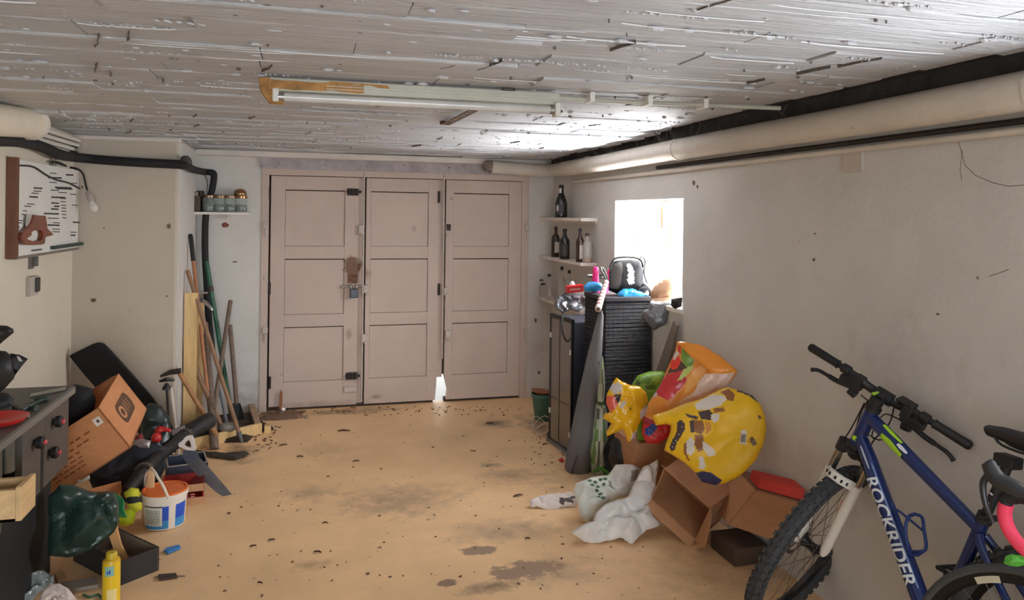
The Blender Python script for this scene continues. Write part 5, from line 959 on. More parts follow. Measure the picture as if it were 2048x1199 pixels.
MB().prism([cB(1, -1, 1), cB(1, -1, -1), cB(1, -1, -1)+eB[0]*.045-eB[1]*.075+eB[2]*.03, cB(1, -1, -.2)+eB[0]*.085-eB[1]*.09, cB(1, -1, 1)+eB[0]*.05-eB[1]*.06-eB[2]*.03], eB[1]*.005).build('flap', kbi, ob)
K = PD(1456, 1049, 3.98); r1 = PD(1542, 1079, 3.72)-K; u1 = PD(1512, 979, 3.86)-K; bk_ = r1.cross(u1).normalized(); bk_ = (PD(1476, 940, 4.2)-PD(1512, 979, 3.86))/.13
cc_ = thing('tilted_carton', 'brown carton with a red edge tilted against the wall behind the open carton', 'box', K)
MB().hexa(K, r1, u1, bk_*.13).build('carton', kb, cc_, bevel=.003)
MB().hexa(K+u1*.98, r1*.98, u1.normalized()*.012+bk_*.0, bk_*.13).build('top_panel', M('carton_brown', (140, 98, 74), .85, var=.1), cc_)
MB().hexa(K+u1*1.005+u1.normalized()*.012+r1*.02, r1*.96, u1.normalized()*.055+bk_*.02, bk_*.06).build('red_edge', M('edge_red', (206, 58, 48), .6, var=.08), cc_, bevel=.003)
MB().hexa(K-r1.normalized()*.004, u1, bk_*.12, -r1.normalized()*.003).build('side_flap', kbi, cc_)
# block added under it to rest on, coloured dark for the shadowed gap
q = V((2.18, 3.3, 0)); tag(MB().box(2.16, 3.42, 0, 2.36, 3.66, .09).build('shadow_block', M('carton_shadow', (84, 64, 52), .9, var=.1), bevel=.003), 'dark block added for the shadowed gap under the tilted carton', 'box')
prt = lambda nm, rough=.35: M(nm, (0, 0, 0), rough, attr=True, var=.12, vs=10)
tag(pillow([(1262, 770), (1275, 750), (1298, 742), (1326, 741), (1338, 752), (1345, 800), (1340, 880), (1275, 880), (1262, 820)], PD(1300, 800, 4.78), (-.4, -1, .3), .07, R=.07, step=.014, amp=.014, freq=14, seed=71, base=(118, 160, 46), prints=[((92, 132, 38), ellpx(1290, 760, 10, 8)), ((150, 186, 66), ellpx(1312, 758, 9, 8, .4)), ((78, 116, 36), ellpx(1300, 775, 12, 5)), ((60, 90, 40), ellpx(1275, 768, 5, 9))]).build('green_bag', prt('green_print'), smooth=.7), 'leaf green printed plastic bag behind the yellow and orange bags', 'bag')
n_o = V((-.75, -1, .35))
ob_ = thing('orange_bag', 'large orange pet food bag with red and green print leaning on the wall', 'bag', PD(1380, 790, 4.3))
pillow([(1353, 682), (1376, 684), (1398, 688), (1440, 711), (1475, 741), (1470, 752), (1450, 775), (1440, 800), (1400, 850), (1330, 850), (1290, 832), (1296, 808), (1312, 782), (1328, 755), (1338, 728), (1348, 708)], PD(1390, 770, 4.28), n_o, .05, R=.1, step=.0085, amp=.018, freq=11, seed=72, base=(232, 150, 62), fold=.9,
   prints=[((238, 208, 190), [(1412, 748), (1472, 744), (1448, 778), (1400, 800), (1360, 806), (1388, 786), (1402, 762)]), ((226, 168, 132), [(1360, 806), (1400, 790), (1440, 772), (1436, 790), (1400, 812), (1370, 818)]),
           ((204, 60, 66), [(1318, 764), (1336, 750), (1362, 740), (1372, 745), (1360, 765), (1352, 792), (1340, 800), (1318, 792), (1308, 785)]), ((196, 48, 62), [(1352, 768), (1374, 752), (1376, 762), (1362, 780), (1352, 790)]),
           ((120, 160, 72), [(1366, 692), (1380, 706), (1390, 722), (1386, 738), (1372, 736), (1364, 718)]), ((190, 206, 110), [(1372, 738), (1390, 730), (1384, 745), (1366, 760), (1356, 762)]), ((86, 66, 58), [(1342, 736), (1362, 720), (1376, 738), (1364, 742), (1344, 746), (1334, 752)]),
           ((232, 70, 58), ellpx(1352, 726, 10, 14, .5)), ((222, 212, 202), [(1346, 712), (1356, 702), (1362, 706), (1350, 722)]), ((214, 66, 52), [(1355, 690), (1364, 694), (1364, 708), (1357, 706)]), ((216, 196, 206), ellpx(1310, 790, 6, 5)), ((240, 176, 98), [(1376, 760), (1408, 724), (1420, 730), (1400, 765), (1370, 790)])]).build('bag_body', prt('orange_print', .28), ob_, smooth=.7)
pillow([(1353, 682), (1376, 684), (1398, 689), (1440, 711), (1476, 741), (1462, 745), (1446, 747), (1424, 744), (1400, 725), (1376, 708)], PD(1410, 715, 4.22), (-.45, -1, .9), .02, R=.03, step=.011, amp=.008, freq=14, seed=73).build('top_fold', M('orange_film', (236, 150, 58), .25, var=.08), ob_, smooth=.7)
tag(pillow([(1284, 838), (1300, 826), (1330, 828), (1344, 842), (1342, 872), (1318, 886), (1292, 886), (1284, 868)], PD(1315, 862, 4.55), (-.3, -1, .3), .05, R=.05, step=.01, amp=.016, freq=16, seed=74, base=(214, 46, 46), prints=[((30, 66, 160), [(1288, 858), (1300, 846), (1312, 848), (1308, 862), (1296, 872), (1288, 868)]), ((160, 40, 60), [(1284, 838), (1300, 826), (1312, 832), (1300, 846), (1286, 850)])]).build('red_bag', prt('red_print'), smooth=.7), 'small red plastic bag with blue patch below the orange bag', 'bag')
tag(pillow([(1233, 754), (1244, 762), (1262, 768), (1280, 772), (1292, 784), (1296, 802), (1292, 815), (1300, 812), (1298, 826), (1284, 840), (1276, 850), (1274, 862), (1272, 874), (1256, 884), (1250, 870), (1246, 858), (1232, 864), (1214, 872), (1212, 862), (1222, 846), (1208, 836), (1210, 826), (1220, 824), (1213, 806), (1213, 788), (1220, 775)], PD(1255, 820, 4.62), (-.1, -1, .25), .055, R=.06, step=.0085, amp=.022, freq=14, seed=75, base=(240, 186, 28), fold=1.1,
   prints=[((206, 198, 190), [(1217, 772), (1232, 763), (1240, 770), (1238, 786), (1222, 788)]), ((226, 104, 84), [(1213, 792), (1226, 790), (1231, 806), (1222, 824), (1214, 812)]), ((72, 54, 48), [(1224, 790), (1238, 788), (1236, 802), (1230, 806)]), ((216, 206, 198), [(1276, 820), (1286, 810), (1300, 812), (1296, 826), (1278, 838)]), ((220, 206, 196), [(1258, 866), (1270, 858), (1274, 866), (1272, 874), (1258, 884)]), ((208, 200, 190), [(1234, 808), (1244, 800), (1248, 804), (1238, 816)]), ((90, 70, 40), ellpx(1256, 818, 2, 3))]).build('yellow_bag', prt('yellow_print', .25), smooth=.5), 'small crumpled yellow plastic bag with white and red print before the chest', 'bag')
yb_ = thing('yellow_sack', 'big yellow pet food sack with barcode leaning over the cartons', 'bag', PD(1420, 900, 3.95))
n_y = V((-.75, -1, .55)); py_ = PD(1430, 870, 3.97)
dk, wh, bn, og = (76, 58, 62), (226, 216, 206), (150, 96, 52), (214, 138, 44)
yb_m = pillow([(1305, 830), (1340, 818), (1370, 806), (1405, 796), (1440, 778), (1455, 774), (1482, 781), (1504, 790), (1521, 808), (1531, 832), (1534, 855), (1528, 885), (1511, 919), (1482, 948), (1455, 963), (1432, 969), (1404, 962), (1392, 945), (1372, 927), (1348, 912), (1328, 900), (1331, 885), (1340, 862), (1341, 850), (1332, 846), (1312, 850)], py_, n_y, .045, R=.085, step=.0075, amp=.02, freq=6, seed=76, base=(240, 190, 24), fold=1.0,
   prints=[((46, 48, 92), [(1388, 945), (1410, 942), (1425, 946), (1446, 962), (1432, 969), (1404, 964)]), ((60, 50, 62), [(1474, 778), (1504, 790), (1522, 808), (1512, 802), (1494, 790), (1474, 784)]),
           (dk, [(1356, 848), (1364, 842), (1372, 850), (1373, 862), (1364, 874), (1356, 885), (1352, 902), (1344, 904), (1340, 896), (1346, 880), (1354, 868)]),
           (wh, [(1390, 812), (1404, 800), (1424, 792), (1448, 794), (1454, 802), (1440, 815), (1418, 822), (1396, 822)]), (bn, [(1440, 786), (1456, 778), (1470, 790), (1468, 804), (1456, 804), (1450, 794)]), (dk, [(1398, 826), (1420, 822), (1430, 832), (1424, 842), (1404, 840)]), (wh, [(1424, 830), (1440, 830), (1440, 842), (1430, 848), (1424, 840)]), (bn, [(1428, 820), (1448, 818), (1452, 826), (1430, 828)]), (dk, [(1374, 830), (1398, 836), (1396, 842), (1376, 836)]),
           (bn, [(1384, 842), (1408, 844), (1412, 860), (1404, 872), (1388, 864), (1384, 854)]), (dk, [(1382, 846), (1390, 844), (1391, 868), (1384, 868)]), (og, [(1412, 844), (1424, 848), (1424, 862), (1414, 868)]), (bn, [(1392, 872), (1408, 872), (1410, 900), (1400, 906), (1392, 892)]),
           (wh, [(1374, 888), (1384, 876), (1392, 886), (1392, 904), (1384, 914), (1376, 908)]), (bn, [(1370, 892), (1375, 886), (1377, 912), (1384, 922), (1378, 922), (1371, 908)]), (wh, [(1407, 884), (1418, 890), (1432, 904), (1432, 912), (1418, 914), (1408, 898)]), (wh, [(1398, 916), (1408, 914), (1414, 932), (1410, 938), (1398, 938), (1402, 926)]),
           ((120, 90, 60), ellpx(1521, 836, 3, 5)), ((110, 84, 50), [(1502, 872), (1510, 878), (1514, 888), (1506, 892), (1500, 884)]), (wh, [(1482, 862), (1494, 864), (1492, 890), (1478, 888)])])
yb_m.build('sack_body', prt('sack_print', .48), yb_, smooth=.9)
def on_sack(x, y, o=.0): return PP(x, y, py_+n_y.normalized()*(.06+o), n_y)
m = MB()
for k in range(8): x = 1483.5+k*1.15; m.prism([on_sack(x-.25*k*0, 868), on_sack(x+.6, 868), on_sack(x-1.6+.6, 884), on_sack(x-1.6, 884)], n_y.normalized()*.001)
q = m.build('barcode', M('ink_black', (40, 36, 40), .5), yb_); q['kind'] = 'stuff'
m = MB()
for (x, y, a_, l_) in ((1364, 853, .9, 4), (1362, 860, -.6, 3), (1369, 861, .7, 3.4), (1358, 868, .9, 4), (1354, 877, -.5, 3.4), (1352, 881, .8, 4), (1347, 886, .9, 3), (1350, 892, -.6, 3), (1345, 893, .8, 3)):
    dx, dy = math.cos(a_)*l_/2, math.sin(a_)*l_/2; m.prism([on_sack(x-dx-.6, y-dy+.5), on_sack(x-dx+.6, y-dy-.5), on_sack(x+dx+.6, y+dy-.5), on_sack(x+dx-.6, y+dy+.5)], n_y.normalized()*.001)
q = m.build('brand_strokes', M('stroke_cream', (186, 170, 158), .5), yb_); q['kind'] = 'stuff'
# white bags on the floor
whf = M('film_white', (226, 224, 220), .45, var=.06, vs=9)
soft('white_bag', 'plain crumpled white plastic bag on the floor before the open carton', 'bag', [(1144, 1062), (1166, 1050), (1186, 1044), (1196, 1020), (1222, 1002), (1254, 992), (1272, 958), (1284, 938), (1310, 922), (1319, 916), (1313, 950), (1311, 985), (1299, 1012), (1308, 1036), (1321, 1048), (1292, 1058), (1263, 1089), (1252, 1082), (1238, 1074), (1200, 1085), (1168, 1082)], PZ(1240, 1078, .015), (-.15, -1, 1.15), .04, whf, 81, R=.07, amp=.045, fr=10, step=.011, fold=1.7, back=.3)
tag(pillow([(1146, 978), (1152, 966), (1184, 952), (1214, 950), (1232, 930), (1262, 928), (1284, 936), (1282, 965), (1256, 990), (1220, 1005), (1196, 1022), (1176, 1046), (1160, 1034), (1154, 1000)], PZ(1200, 1040, .02), (-.1, -1, .9), 0.045, R=.07, step=.008, amp=.035, freq=11, seed=82, base=(222, 226, 218), fold=1.2, back=.3,
   prints=[((212, 208, 202), [(1226, 940), (1240, 930), (1280, 934), (1280, 965), (1236, 985), (1222, 960)])]+[((70, 104, 74), ellpx(x, y, 4.2, 3.2, 0, 10)) for x, y in ((1178, 964), (1188, 967), (1198, 963), (1182, 974), (1194, 976), (1206, 972), (1208, 963), (1192, 985), (1200, 990), (1196, 997), (1204, 999))]+[((146, 150, 136), [(1216, 962), (1222, 970), (1226, 985), (1218, 980)]), ((150, 140, 134), [(1258, 948), (1276, 944), (1272, 960), (1258, 966)])]).build('printed_bag', prt('white_print', .4), smooth=.7), 'white plastic bag with green dot print behind the plain white bag', 'bag')
tag(pillow([(1059, 1000), (1080, 990), (1112, 985), (1146, 983), (1154, 996), (1150, 1012), (1122, 1014), (1112, 1020), (1084, 1016), (1074, 1012), (1062, 1014)], PZ(1105, 1012, .01), (-.05, -.5, 1), .016, R=.03, step=.009, amp=.012, freq=16, seed=83, base=(226, 214, 206), back=.3, fold=1, prints=[((84, 74, 72), [(1118, 998), (1132, 1000), (1146, 1002), (1146, 1008), (1130, 1006), (1126, 1012), (1119, 1008)]), ((110, 92, 92), [(1130, 998), (1150, 994), (1150, 998), (1134, 1002)])]).build('paper_scrap', prt('paper_print', .7), smooth=.4), 'torn white paper with dark print lying left of the white bags', 'paper')
# green pot, cables, floor bits
p = PZ(1086, 838, 0); gp = thing('plant_pot', 'green plastic pot holding a terracotta dish beside the glass cabinet', 'pot', p); MB().lathe(p, [(.07, 0), (.075, .01), (.1, .2), (.108, .205), (.108, .235), (.098, .235), (.094, .2), (.02, .19)], 22).build('pot', M('pot_green', (70, 108, 92), .5, var=.2, vs=12), gp, smooth=.7)
MB().lathe(p+V((-.02, 0, .225)), [(.05, 0), (.09, .02), (.095, .03), (.08, .03), (.02, .015)], 20, (.15, 0, 1)).build('dish', M('terracotta', (160, 96, 70), .8, var=.15), gp, smooth=.7)
pth('wire_coil', 'pale wire coil on the floor beside the green pot', 'wire', [PZ(1086, 862, .02)+V((.09*math.cos(a), .12*math.sin(a), .05+.05*math.sin(a*1.7))) for a in [k*.5 for k in range(26)]], .004, M('wire_pale', (196, 180, 160), .6), 6)
pth('black_wire', 'black tangled wire at the foot of the glass cabinet', 'wire', [PZ(1092, 872, .01)+V((.03*math.cos(a)+.006*k_, -.02*k_+.04*math.sin(a), .02+.015*math.sin(a*2))) for k_, a in enumerate([k*.7 for k in range(20)])], .005, blk, 6)
tag(MB().tube(smoothpts([PZ(1116, 892, .012), PZ(1126, 903, .014), PZ(1138, 912, .012)], 3), .008, 6).build('thin_bar', M('bar_grey', (150, 140, 132), .5, .4)), 'thin grey bar on the floor along the glass cabinet base', 'bar')
tag(pillow([(1116, 918), (1124, 914), (1130, 921), (1122, 925)], PZ(1123, 921, .008), (0, -.3, 1), .008, R=.02, step=.01, seed=85).build('red_scrap', red), 'tiny red plastic scrap on the floor by the grey felt roll', 'scrap')
lfm = M('dry_leaf', (92, 64, 44), .9, var=.3, vs=20)
LV = [(688, 861, 13, 'long dry brown leaf on the floor below the double door seam'), (712, 922, 7, 'small curled dark leaf in the middle of the floor'), (566, 890, 9, 'thin dry twig shaped leaf near the board tray'), (980, 846, 8, 'pale papery leaf on the grey floor patch'), (543, 1080, 7, 'curled brown leaf on the lower left floor'), (1055, 1077, 6, 'dark leaf fragment low on the right floor'), (635, 1104, 9, 'stalk shaped leaf on the lower middle floor'), (520, 1166, 6, 'small dark leaf at the lower left floor edge'), (506, 1092, 7, 'dark leaf pair beside the left floor edge'), (1036, 991, 12, 'thin brown twig left of the torn white paper'), (1090, 888, 8, 'pale straw by the foot of the glass cabinet'), (650, 1046, 6, 'short brown leaf left of the grey floor patch'), (946, 902, 6, 'tiny leaf in the far middle of the floor'), (600, 913, 7, 'dark leaf between tray and floor centre')]
for k, (x, y, s_, lb_) in enumerate(LV):
    rr = random.Random(k+60); q = PZ(x, y, .003); L2 = s_*q.length/1500*.9; an = rr.uniform(-.5, .5); d1 = V((math.cos(an), math.sin(an), 0)); d2 = V((-d1.y, d1.x, 0)); m = MB(); n_ = 7; vs = []
    for i in range(n_):
        t_ = i/(n_-1); w_ = L2*.28*math.sin(PI*min(1, t_*1.05+.02))+.0008
        c = q+d1*(t_-.5)*2*L2+V((0, 0, .004*math.sin(t_*PI)*rr.uniform(.2, 1.2)))
        vs += [c-d2*w_+V((0, 0, .004)), c-V((0, 0, .001)), c+d2*w_+V((0, 0, .006))]
    tag(m.add(vs, [(3*i+j, 3*i+3+j, 3*i+4+j, 3*i+1+j) for i in range(n_-1) for j in (0, 1)]).build('dry_leaf', lfm), lb_, 'leaf', 'dry leaves scattered on the floor')
dbm = MB(); rd_ = random.Random(77)
for k in range(330):
    zone = rd_.random()
    if zone < .35: x, y = rd_.uniform(525, 1050), rd_.uniform(812, 830)
    elif zone < .55: x, y = rd_.uniform(500, 560), rd_.uniform(820, 905)
    elif zone < .7: x, y = rd_.uniform(1060, 1130), rd_.uniform(850, 935)
    else: x, y = rd_.uniform(420, 1300), rd_.uniform(850, 1195)
    q = PZ(x, y, .002); s_ = rd_.uniform(.002, .007)*(1.3 if zone < .55 else 1)
    dbm.sph(q, s_*rd_.uniform(1, 3), s_*rd_.uniform(1, 2), s_*.6, 5, 3, rotm((0, 0, 1), rd_.uniform(0, 3)))
q = dbm.build('grit', M('grit', (124, 94, 70), .95, var=.35, vs=30)); q['kind'] = 'stuff'; tag(q, 'brown grit and crumbs scattered over the floor and along the door', 'debris')

# ================================================================== BICYCLES
def bike_space(n, fork_y=.0524):
    """returns W (frame -> world) and SW (steered parts -> world), plus key points"""
    Mx = rotm((0, 0, 1), n['head']) @ rotm((1, 0, 0), n['lean']) @ rotm((0, 1, 0), n.get('pit', 0)); O = V((n['x'], n['y'], 0)); s = n['s']
    ax = V((-math.cos(n['hta']), 0, math.sin(n['hta']))); fw = V((ax.z, 0, -ax.x)); Sm = rotm(ax, n['steer']); piv = n['piv']
    W = lambda p: O + s*(Mx @ V(p)); st = lambda p: piv + Sm @ (V(p)-piv); SW = lambda p: W(st(p))
    return W, SW, ax, fw, s, (lambda d: (Mx @ V(d)).normalized()), (lambda d: (Mx @ (Sm @ V(d))).normalized())
tyre_m = M('tyre_rubber', (62, 63, 65), .8, var=.2, vs=30); tyre_r = M('tyre_road', (66, 68, 70), .6, var=.12, vs=20); rim_m = M('rim_black', (30, 30, 32), .35, .4); spoke_m = M('spoke_steel', (120, 108, 98), .35, .8); hub_m = M('hub_dark', (44, 44, 46), .4, .6); rot_m = M('rotor_steel', (120, 112, 106), .35, .9)
def wheel(t, name, c, u, w_, a, rw, rt, s, knobs=0, nsp=28, rotor=0, rim_d=None, tm=None, arcs=None):
    """c centre (world), u forward, w_ up, a axle direction (unit vectors)"""
    R_ = rw*s; rt_ = rt*s; pt = lambda r, an, y=0: c+(u*math.cos(an)+w_*math.sin(an))*r+a*y
    m = MB().tube([pt(R_-rt_, 2*PI*k/72) for k in range(72)], rt_, 12, closed=True)
    if knobs:
        for k in range(knobs):
            for j, b_ in enumerate((-62, -24, 24, 62)):
                an = 2*PI*(k+.5*(j % 2))/knobs; be = math.radians(b_); er = (u*math.cos(an)+w_*math.sin(an)); et = (w_*math.cos(an)-u*math.sin(an))
                nn = er*math.cos(be)+a*math.sin(be); ss = et.cross(nn); q = pt(R_-rt_, an)+nn*rt_*.98; L1 = 2*PI*R_/knobs*.52; L2 = rt_*.42
                m.hexa(q-et*L1/2-ss*L2/2, et*L1, ss*L2, nn*rt_*.24)
    wt_ = m.build(name, tm or tyre_m, t, smooth=.7)
    rr_ = R_-2*rt_*.93; d = (rim_d or .012)*s; hw_ = .011*s if knobs else .009*s
    m = MB(); nn_ = 72; prof = [(rr_+.004*s, -hw_), (rr_+.004*s, hw_), (rr_-d*.7, hw_*.9), (rr_-d, 0), (rr_-d*.7, -hw_*.9)]; vs = []; fs = []
    for k in range(nn_):
        for (r, y) in prof: vs.append(pt(r, 2*PI*k/nn_, y))
    L_ = len(prof)
    for k in range(nn_):
        for j in range(L_): fs.append((k*L_+j, k*L_+(j+1) % L_, ((k+1) % nn_)*L_+(j+1) % L_, ((k+1) % nn_)*L_+j))
    m.add(vs, fs).build('rim', rim_m, wt_, smooth=.7)
    MB().tube([c-a*.05*s, c-a*.034*s, c-a*.03*s, c-a*.012*s, c+a*.012*s, c+a*.03*s, c+a*.034*s, c+a*.05*s], [.008*s, .011*s, .026*s, .017*s, .017*s, .026*s, .011*s, .008*s], 12).build('hub', hub_m, wt_, smooth=.7)
    sp0 = None
    for k in range(nsp):
        an = 2*PI*k/nsp; sd = 1 if k % 2 else -1; an2 = an+(1.25 if (k//2) % 2 else -1.25)
        MB().tube([pt(.022*s, an2, sd*.03*s), pt(rr_-d*.8, an, sd*.002)], .0013*s if knobs else .001*s, 4, cap=False).build('spoke', spoke_m, wt_)
    if rotor:
        y = rotor; n_ = 36; A = [pt(.08*s*(1+.03*(k % 2)), 2*PI*k/n_, y*s) for k in range(n_)]; B_ = [pt(.064*s, 2*PI*k/n_, y*s) for k in range(n_)]
        m = MB().ring(A, B_, a*.002)
        for k in range(5): an = 2*PI*k/5; e1 = pt(.02*s, an+.5, y*s); e2 = pt(.066*s, an, y*s); sdv = (e2-e1).cross(a).normalized(); m.hexa(e1-sdv*.004*s, e2-e1, sdv*.008*s, a*.002)
        m.build('brake_rotor', rot_m, wt_)
    for (a0, a1, y, r0, r1, mt) in (arcs or []):
        m = MB(); vs = []; fs = []; n_ = 16
        for k in range(n_+1):
            an = a0+(a1-a0)*k/n_
            for r in (r0, r1): vs.append(pt(r, an, y))
        m.add(vs, [(2*k, 2*k+1, 2*k+3, 2*k+2) for k in range(n_)]).build('rim_decal', mt, wt_)
    return wt_
# ---- mountain bike
n = dict(x=2.1508, y=1.6539, head=1.6502, lean=.1074, steer=-1.204, s=1.1294, pit=-.0204, hta=1.1858)
bw, stl, rw, rx, rise, lw_ = .2989, .0302, .3551, .0502, .0646, .0524
ax0 = V((-math.cos(n['hta']), 0, math.sin(n['hta']))); HT = V((.7647, 0, .9136)); HBt = HT-ax0*.1509; n['piv'] = HBt
W, SW, ax, fw, s, Dn, Sn = bike_space(n)
HUB = HBt-ax*.4946+fw*.0394; BBp = V((.437, 0, .30)); STT = BBp+V((-math.cos(1.2844), 0, math.sin(1.2844)))*.4198; Y = V((0, 1, 0)); RH = V((rx, 0, rw))
blue = M('frame_blue', (28, 50, 108), .3, .25, var=.12, vs=6, coat=.5); lime = M('lime', (176, 226, 52), .4); whp = M('fork_white', (232, 228, 222), .35, var=.04); bkm = M('bike_black', (30, 31, 34), .5, var=.15, vs=20); slv = M('stanchion', (170, 162, 152), .2, .9); chn = M('chain_steel', (92, 84, 76), .45, .8)
mtb = thing('mountain_bike', 'blue mountain bike with white fork leaning on the right wall, handlebar turned', 'bicycle', W((.5, 0, 0)))
def tb(name, pts, r, mat, par=None, f=W, nseg=12, k=0, sm=.9):
    P = [f(p) for p in pts]; P = smoothpts(P, k) if k else P
    if hasattr(r, '__len__') and k:
        r = [r[min(len(r)-1, int(i/k))]*(1-(i % k)/k)+r[min(len(r)-1, int(i/k)+1)]*((i % k)/k) for i in range(len(P))]
    rr = [q*s for q in r] if hasattr(r, '__len__') else r*s
    return MB().tube(P, rr, nseg).build(name, mat, par or mtb, smooth=sm)
DT0 = HBt+ax*.035; TT0 = HT-ax*.03; TT1 = STT-V((-math.cos(1.2844), 0, math.sin(1.2844)))*.03
fr = tb('frame', [HT, HBt], .0245, blue); 
DTm = DT0+(BBp-DT0)*.14+ax*.004
tb('down_tube', [DT0, DTm, DT0+(BBp-DT0)*.3, BBp], [.024, .027, .0285, .029], blue, fr, k=4); tb('top_tube', [TT0, TT0+(TT1-TT0)*.25, TT1], [.024, .0235, .019], blue, fr, k=4); tb('seat_tube', [STT, BBp], .0185, blue, fr)
tb('bottom_bracket_shell', [BBp-Y*.036, BBp+Y*.036], .025, blue, fr)
for sg in (-1, 1):
    tb('chain_stay', [BBp+Y*.02*sg-V((.02, 0, 0)), V((.3, .045*sg, .31)), RH+Y*.062*sg], [.013, .012, .009], blue, fr, k=4)
    tb('seat_stay', [STT-V((0, 0, .045))+Y*.012*sg, STT-V((.05, 0, .1))+Y*.034*sg, RH+V((.02, 0, .05))+Y*.058*sg, RH+Y*.062*sg], [.013, .012, .010, .009], blue, fr, k=3)
tb('stay_bridge', [STT-V((.055, 0, .105))-Y*.034, STT-V((.055, 0, .105))+Y*.034], .009, blue, fr)
for q_, r_ in ((HT+ax*.004, .0275), (HBt-ax*.004, .028)): tb('headset_cup', [q_-ax*.008, q_+ax*.008], r_, bkm, fr)
# decals: lettering on the down tube's left side, lime flashes
d_dt = (BBp-DT0).normalized(); up_dt = V((d_dt.z, 0, -d_dt.x)); up_dt = up_dt if up_dt.z > 0 else -up_dt
def find_u(yt):
    best = None
    for k in range(400):
        u_ = .6*k/400; y_ = proj(W(DT0+d_dt*u_+Y*.028))[1]
        if best is None or abs(y_-yt) < best[0]: best = (abs(y_-yt), u_)
    return best[1]
u0, u1 = find_u(952), find_u(1172)
vs, fs = text_mesh('ROCKRIDER', 1.0, .018); bm = bmesh.new()
for v_ in vs: bm.verts.new(v_)
bm.verts.ensure_lookup_table()
for f_ in fs:
    try: bm.faces.new([bm.verts[i] for i in f_])
    except ValueError: pass
bmesh.ops.triangulate(bm, faces=bm.faces)
for _ in range(2): bmesh.ops.subdivide_edges(bm, edges=[e for e in bm.edges if e.calc_length() > .12], cuts=1); bmesh.ops.triangulate(bm, faces=bm.faces)
wx = max(v_.co.x for v_ in bm.verts); hx = .72; hh = .043; m = MB(); bm.verts.index_update()
def dt_pt(u_, vv, off): a_ = vv/.0285; rr = .0288+off; return W(DT0+d_dt*u_+Y*rr*math.cos(a_)+up_dt*rr*math.sin(a_))
m.add([dt_pt(u0+(u1-u0)*(v_.co.x+.12*v_.co.y)/wx, (v_.co.y/hx-.5)*hh+.006, .0012) for v_ in bm.verts], [tuple(x.index for x in f_.verts) for f_ in bm.faces]).build('frame_lettering', M('decal_white', (226, 232, 240), .4), fr); bm.free()
def sleeve(name, P0, d_, up_, r, u0_, u1_, a0, a1, mt, taper=.5):
    m = MB(); vs = []; fs = []; nu, na = 8, 8
    for i in range(nu+1):
        t_ = i/nu; c_ = (a0+a1)/2; hw_ = (a1-a0)/2*(1-taper*abs(t_-.4)*1.4)
        for j in range(na+1): an = c_+hw_*(2*j/na-1); vs.append(W(P0+d_*(u0_+(u1_-u0_)*t_)+Y*r*math.cos(an)+up_*r*math.sin(an)))
    for i in range(nu):
        for j in range(na): fs.append((i*(na+1)+j, i*(na+1)+j+1, (i+1)*(na+1)+j+1, (i+1)*(na+1)+j))
    return m.add(vs, fs).build(name, mt, fr, smooth=.9)
d_tt = (TT1-TT0).normalized(); up_tt = V((-d_tt.z, 0, d_tt.x)); up_tt = up_tt if up_tt.z > 0 else -up_tt
sleeve('lime_flash', TT0, d_tt, up_tt, .0252, .09, .19, -.9, .35, lime); sleeve('lime_flash', TT0, d_tt, up_tt, .0253, .07, .16, .9, 1.5, lime); sleeve('white_flash', TT0, d_tt, up_tt, .0254, .155, .2, .4, .9, M('decal_white', (226, 232, 240), .4)); sleeve('lime_flash', HBt, ax, fw, .0252, .02, .038, -.6, .3, lime)
sleeve('highlight_streak', DT0, d_dt, up_dt, .0288, .04, .12, .3, .55, M('highlight_silver', (196, 206, 220), .35, .3)); sleeve('light_blue_line', DT0, d_dt, up_dt, .0292, .1, .5, .82, 1.0, M('decal_pale_blue', (120, 144, 196), .35), .1); sleeve('black_panel', DT0, d_dt, up_dt, .0291, .08, .52, -1.3, -.85, bkm, .1)  # the silver streak paints a highlight onto the down tube
# fork, steered
fk = MB().tube([SW(HBt-ax*.012), SW(HBt-ax*.05+fw*.0394)], .03*s, 12).tube([SW(HBt-ax*.05+fw*.0394-Y*lw_), SW(HBt-ax*.036+fw*.034), SW(HBt-ax*.05+fw*.0394+Y*lw_)], [.022*s, .028*s, .022*s], 12).build('fork_crown', bkm, mtb, smooth=.9)
for sg in (-1, 1):
    o_ = fw*.0394+Y*lw_*sg
    tb('fork_cap', [HBt-ax*.075+o_, HBt-ax*.03+o_], .0205, bkm, fk, SW); tb('stanchion', [HBt-ax*.26+o_, HBt-ax*.06+o_], .0145, slv, fk, SW)
    tb('fork_lower', [HUB+Y*lw_*sg+ax*.0, HUB+Y*lw_*sg+ax*.03, HUB+Y*lw_*sg+ax*.31, HUB+Y*lw_*sg+ax*.335], [.012, .0185, .0205, .021], whp, fk, SW)
ar = MB(); ap = [HUB+ax*.325-Y*lw_-fw*.012, HUB+ax*.35-Y*lw_*.85-fw*.06, HUB+ax*.362-Y*.02-fw*.09, HUB+ax*.362+Y*.02-fw*.09, HUB+ax*.35+Y*lw_*.85-fw*.06, HUB+ax*.325+Y*lw_-fw*.012]
pa = smoothpts([SW(q) for q in ap], 5); wv_ = Sn(ax)*.016*s; nv_ = Sn(fw)*.012*s
for i in range(len(pa)-1): ar.hexa(pa[i]-wv_, (pa[i+1]-pa[i])*1.02, wv_*2, nv_)
ar.build('fork_arch', whp, fk)
for k in range(5): i = 6+3*k; q = pa[min(i, len(pa)-2)]; ar2 = MB().cbox(q-Sn(fw)*.001, .006*s, .006*s, .012*s, Matrix((Sn(Y), Sn(fw), Sn(ax))).transposed()).build('arch_slot', bkm, fk)
u_, w_, a_ = Sn(fw), Sn(ax), Sn(Y)
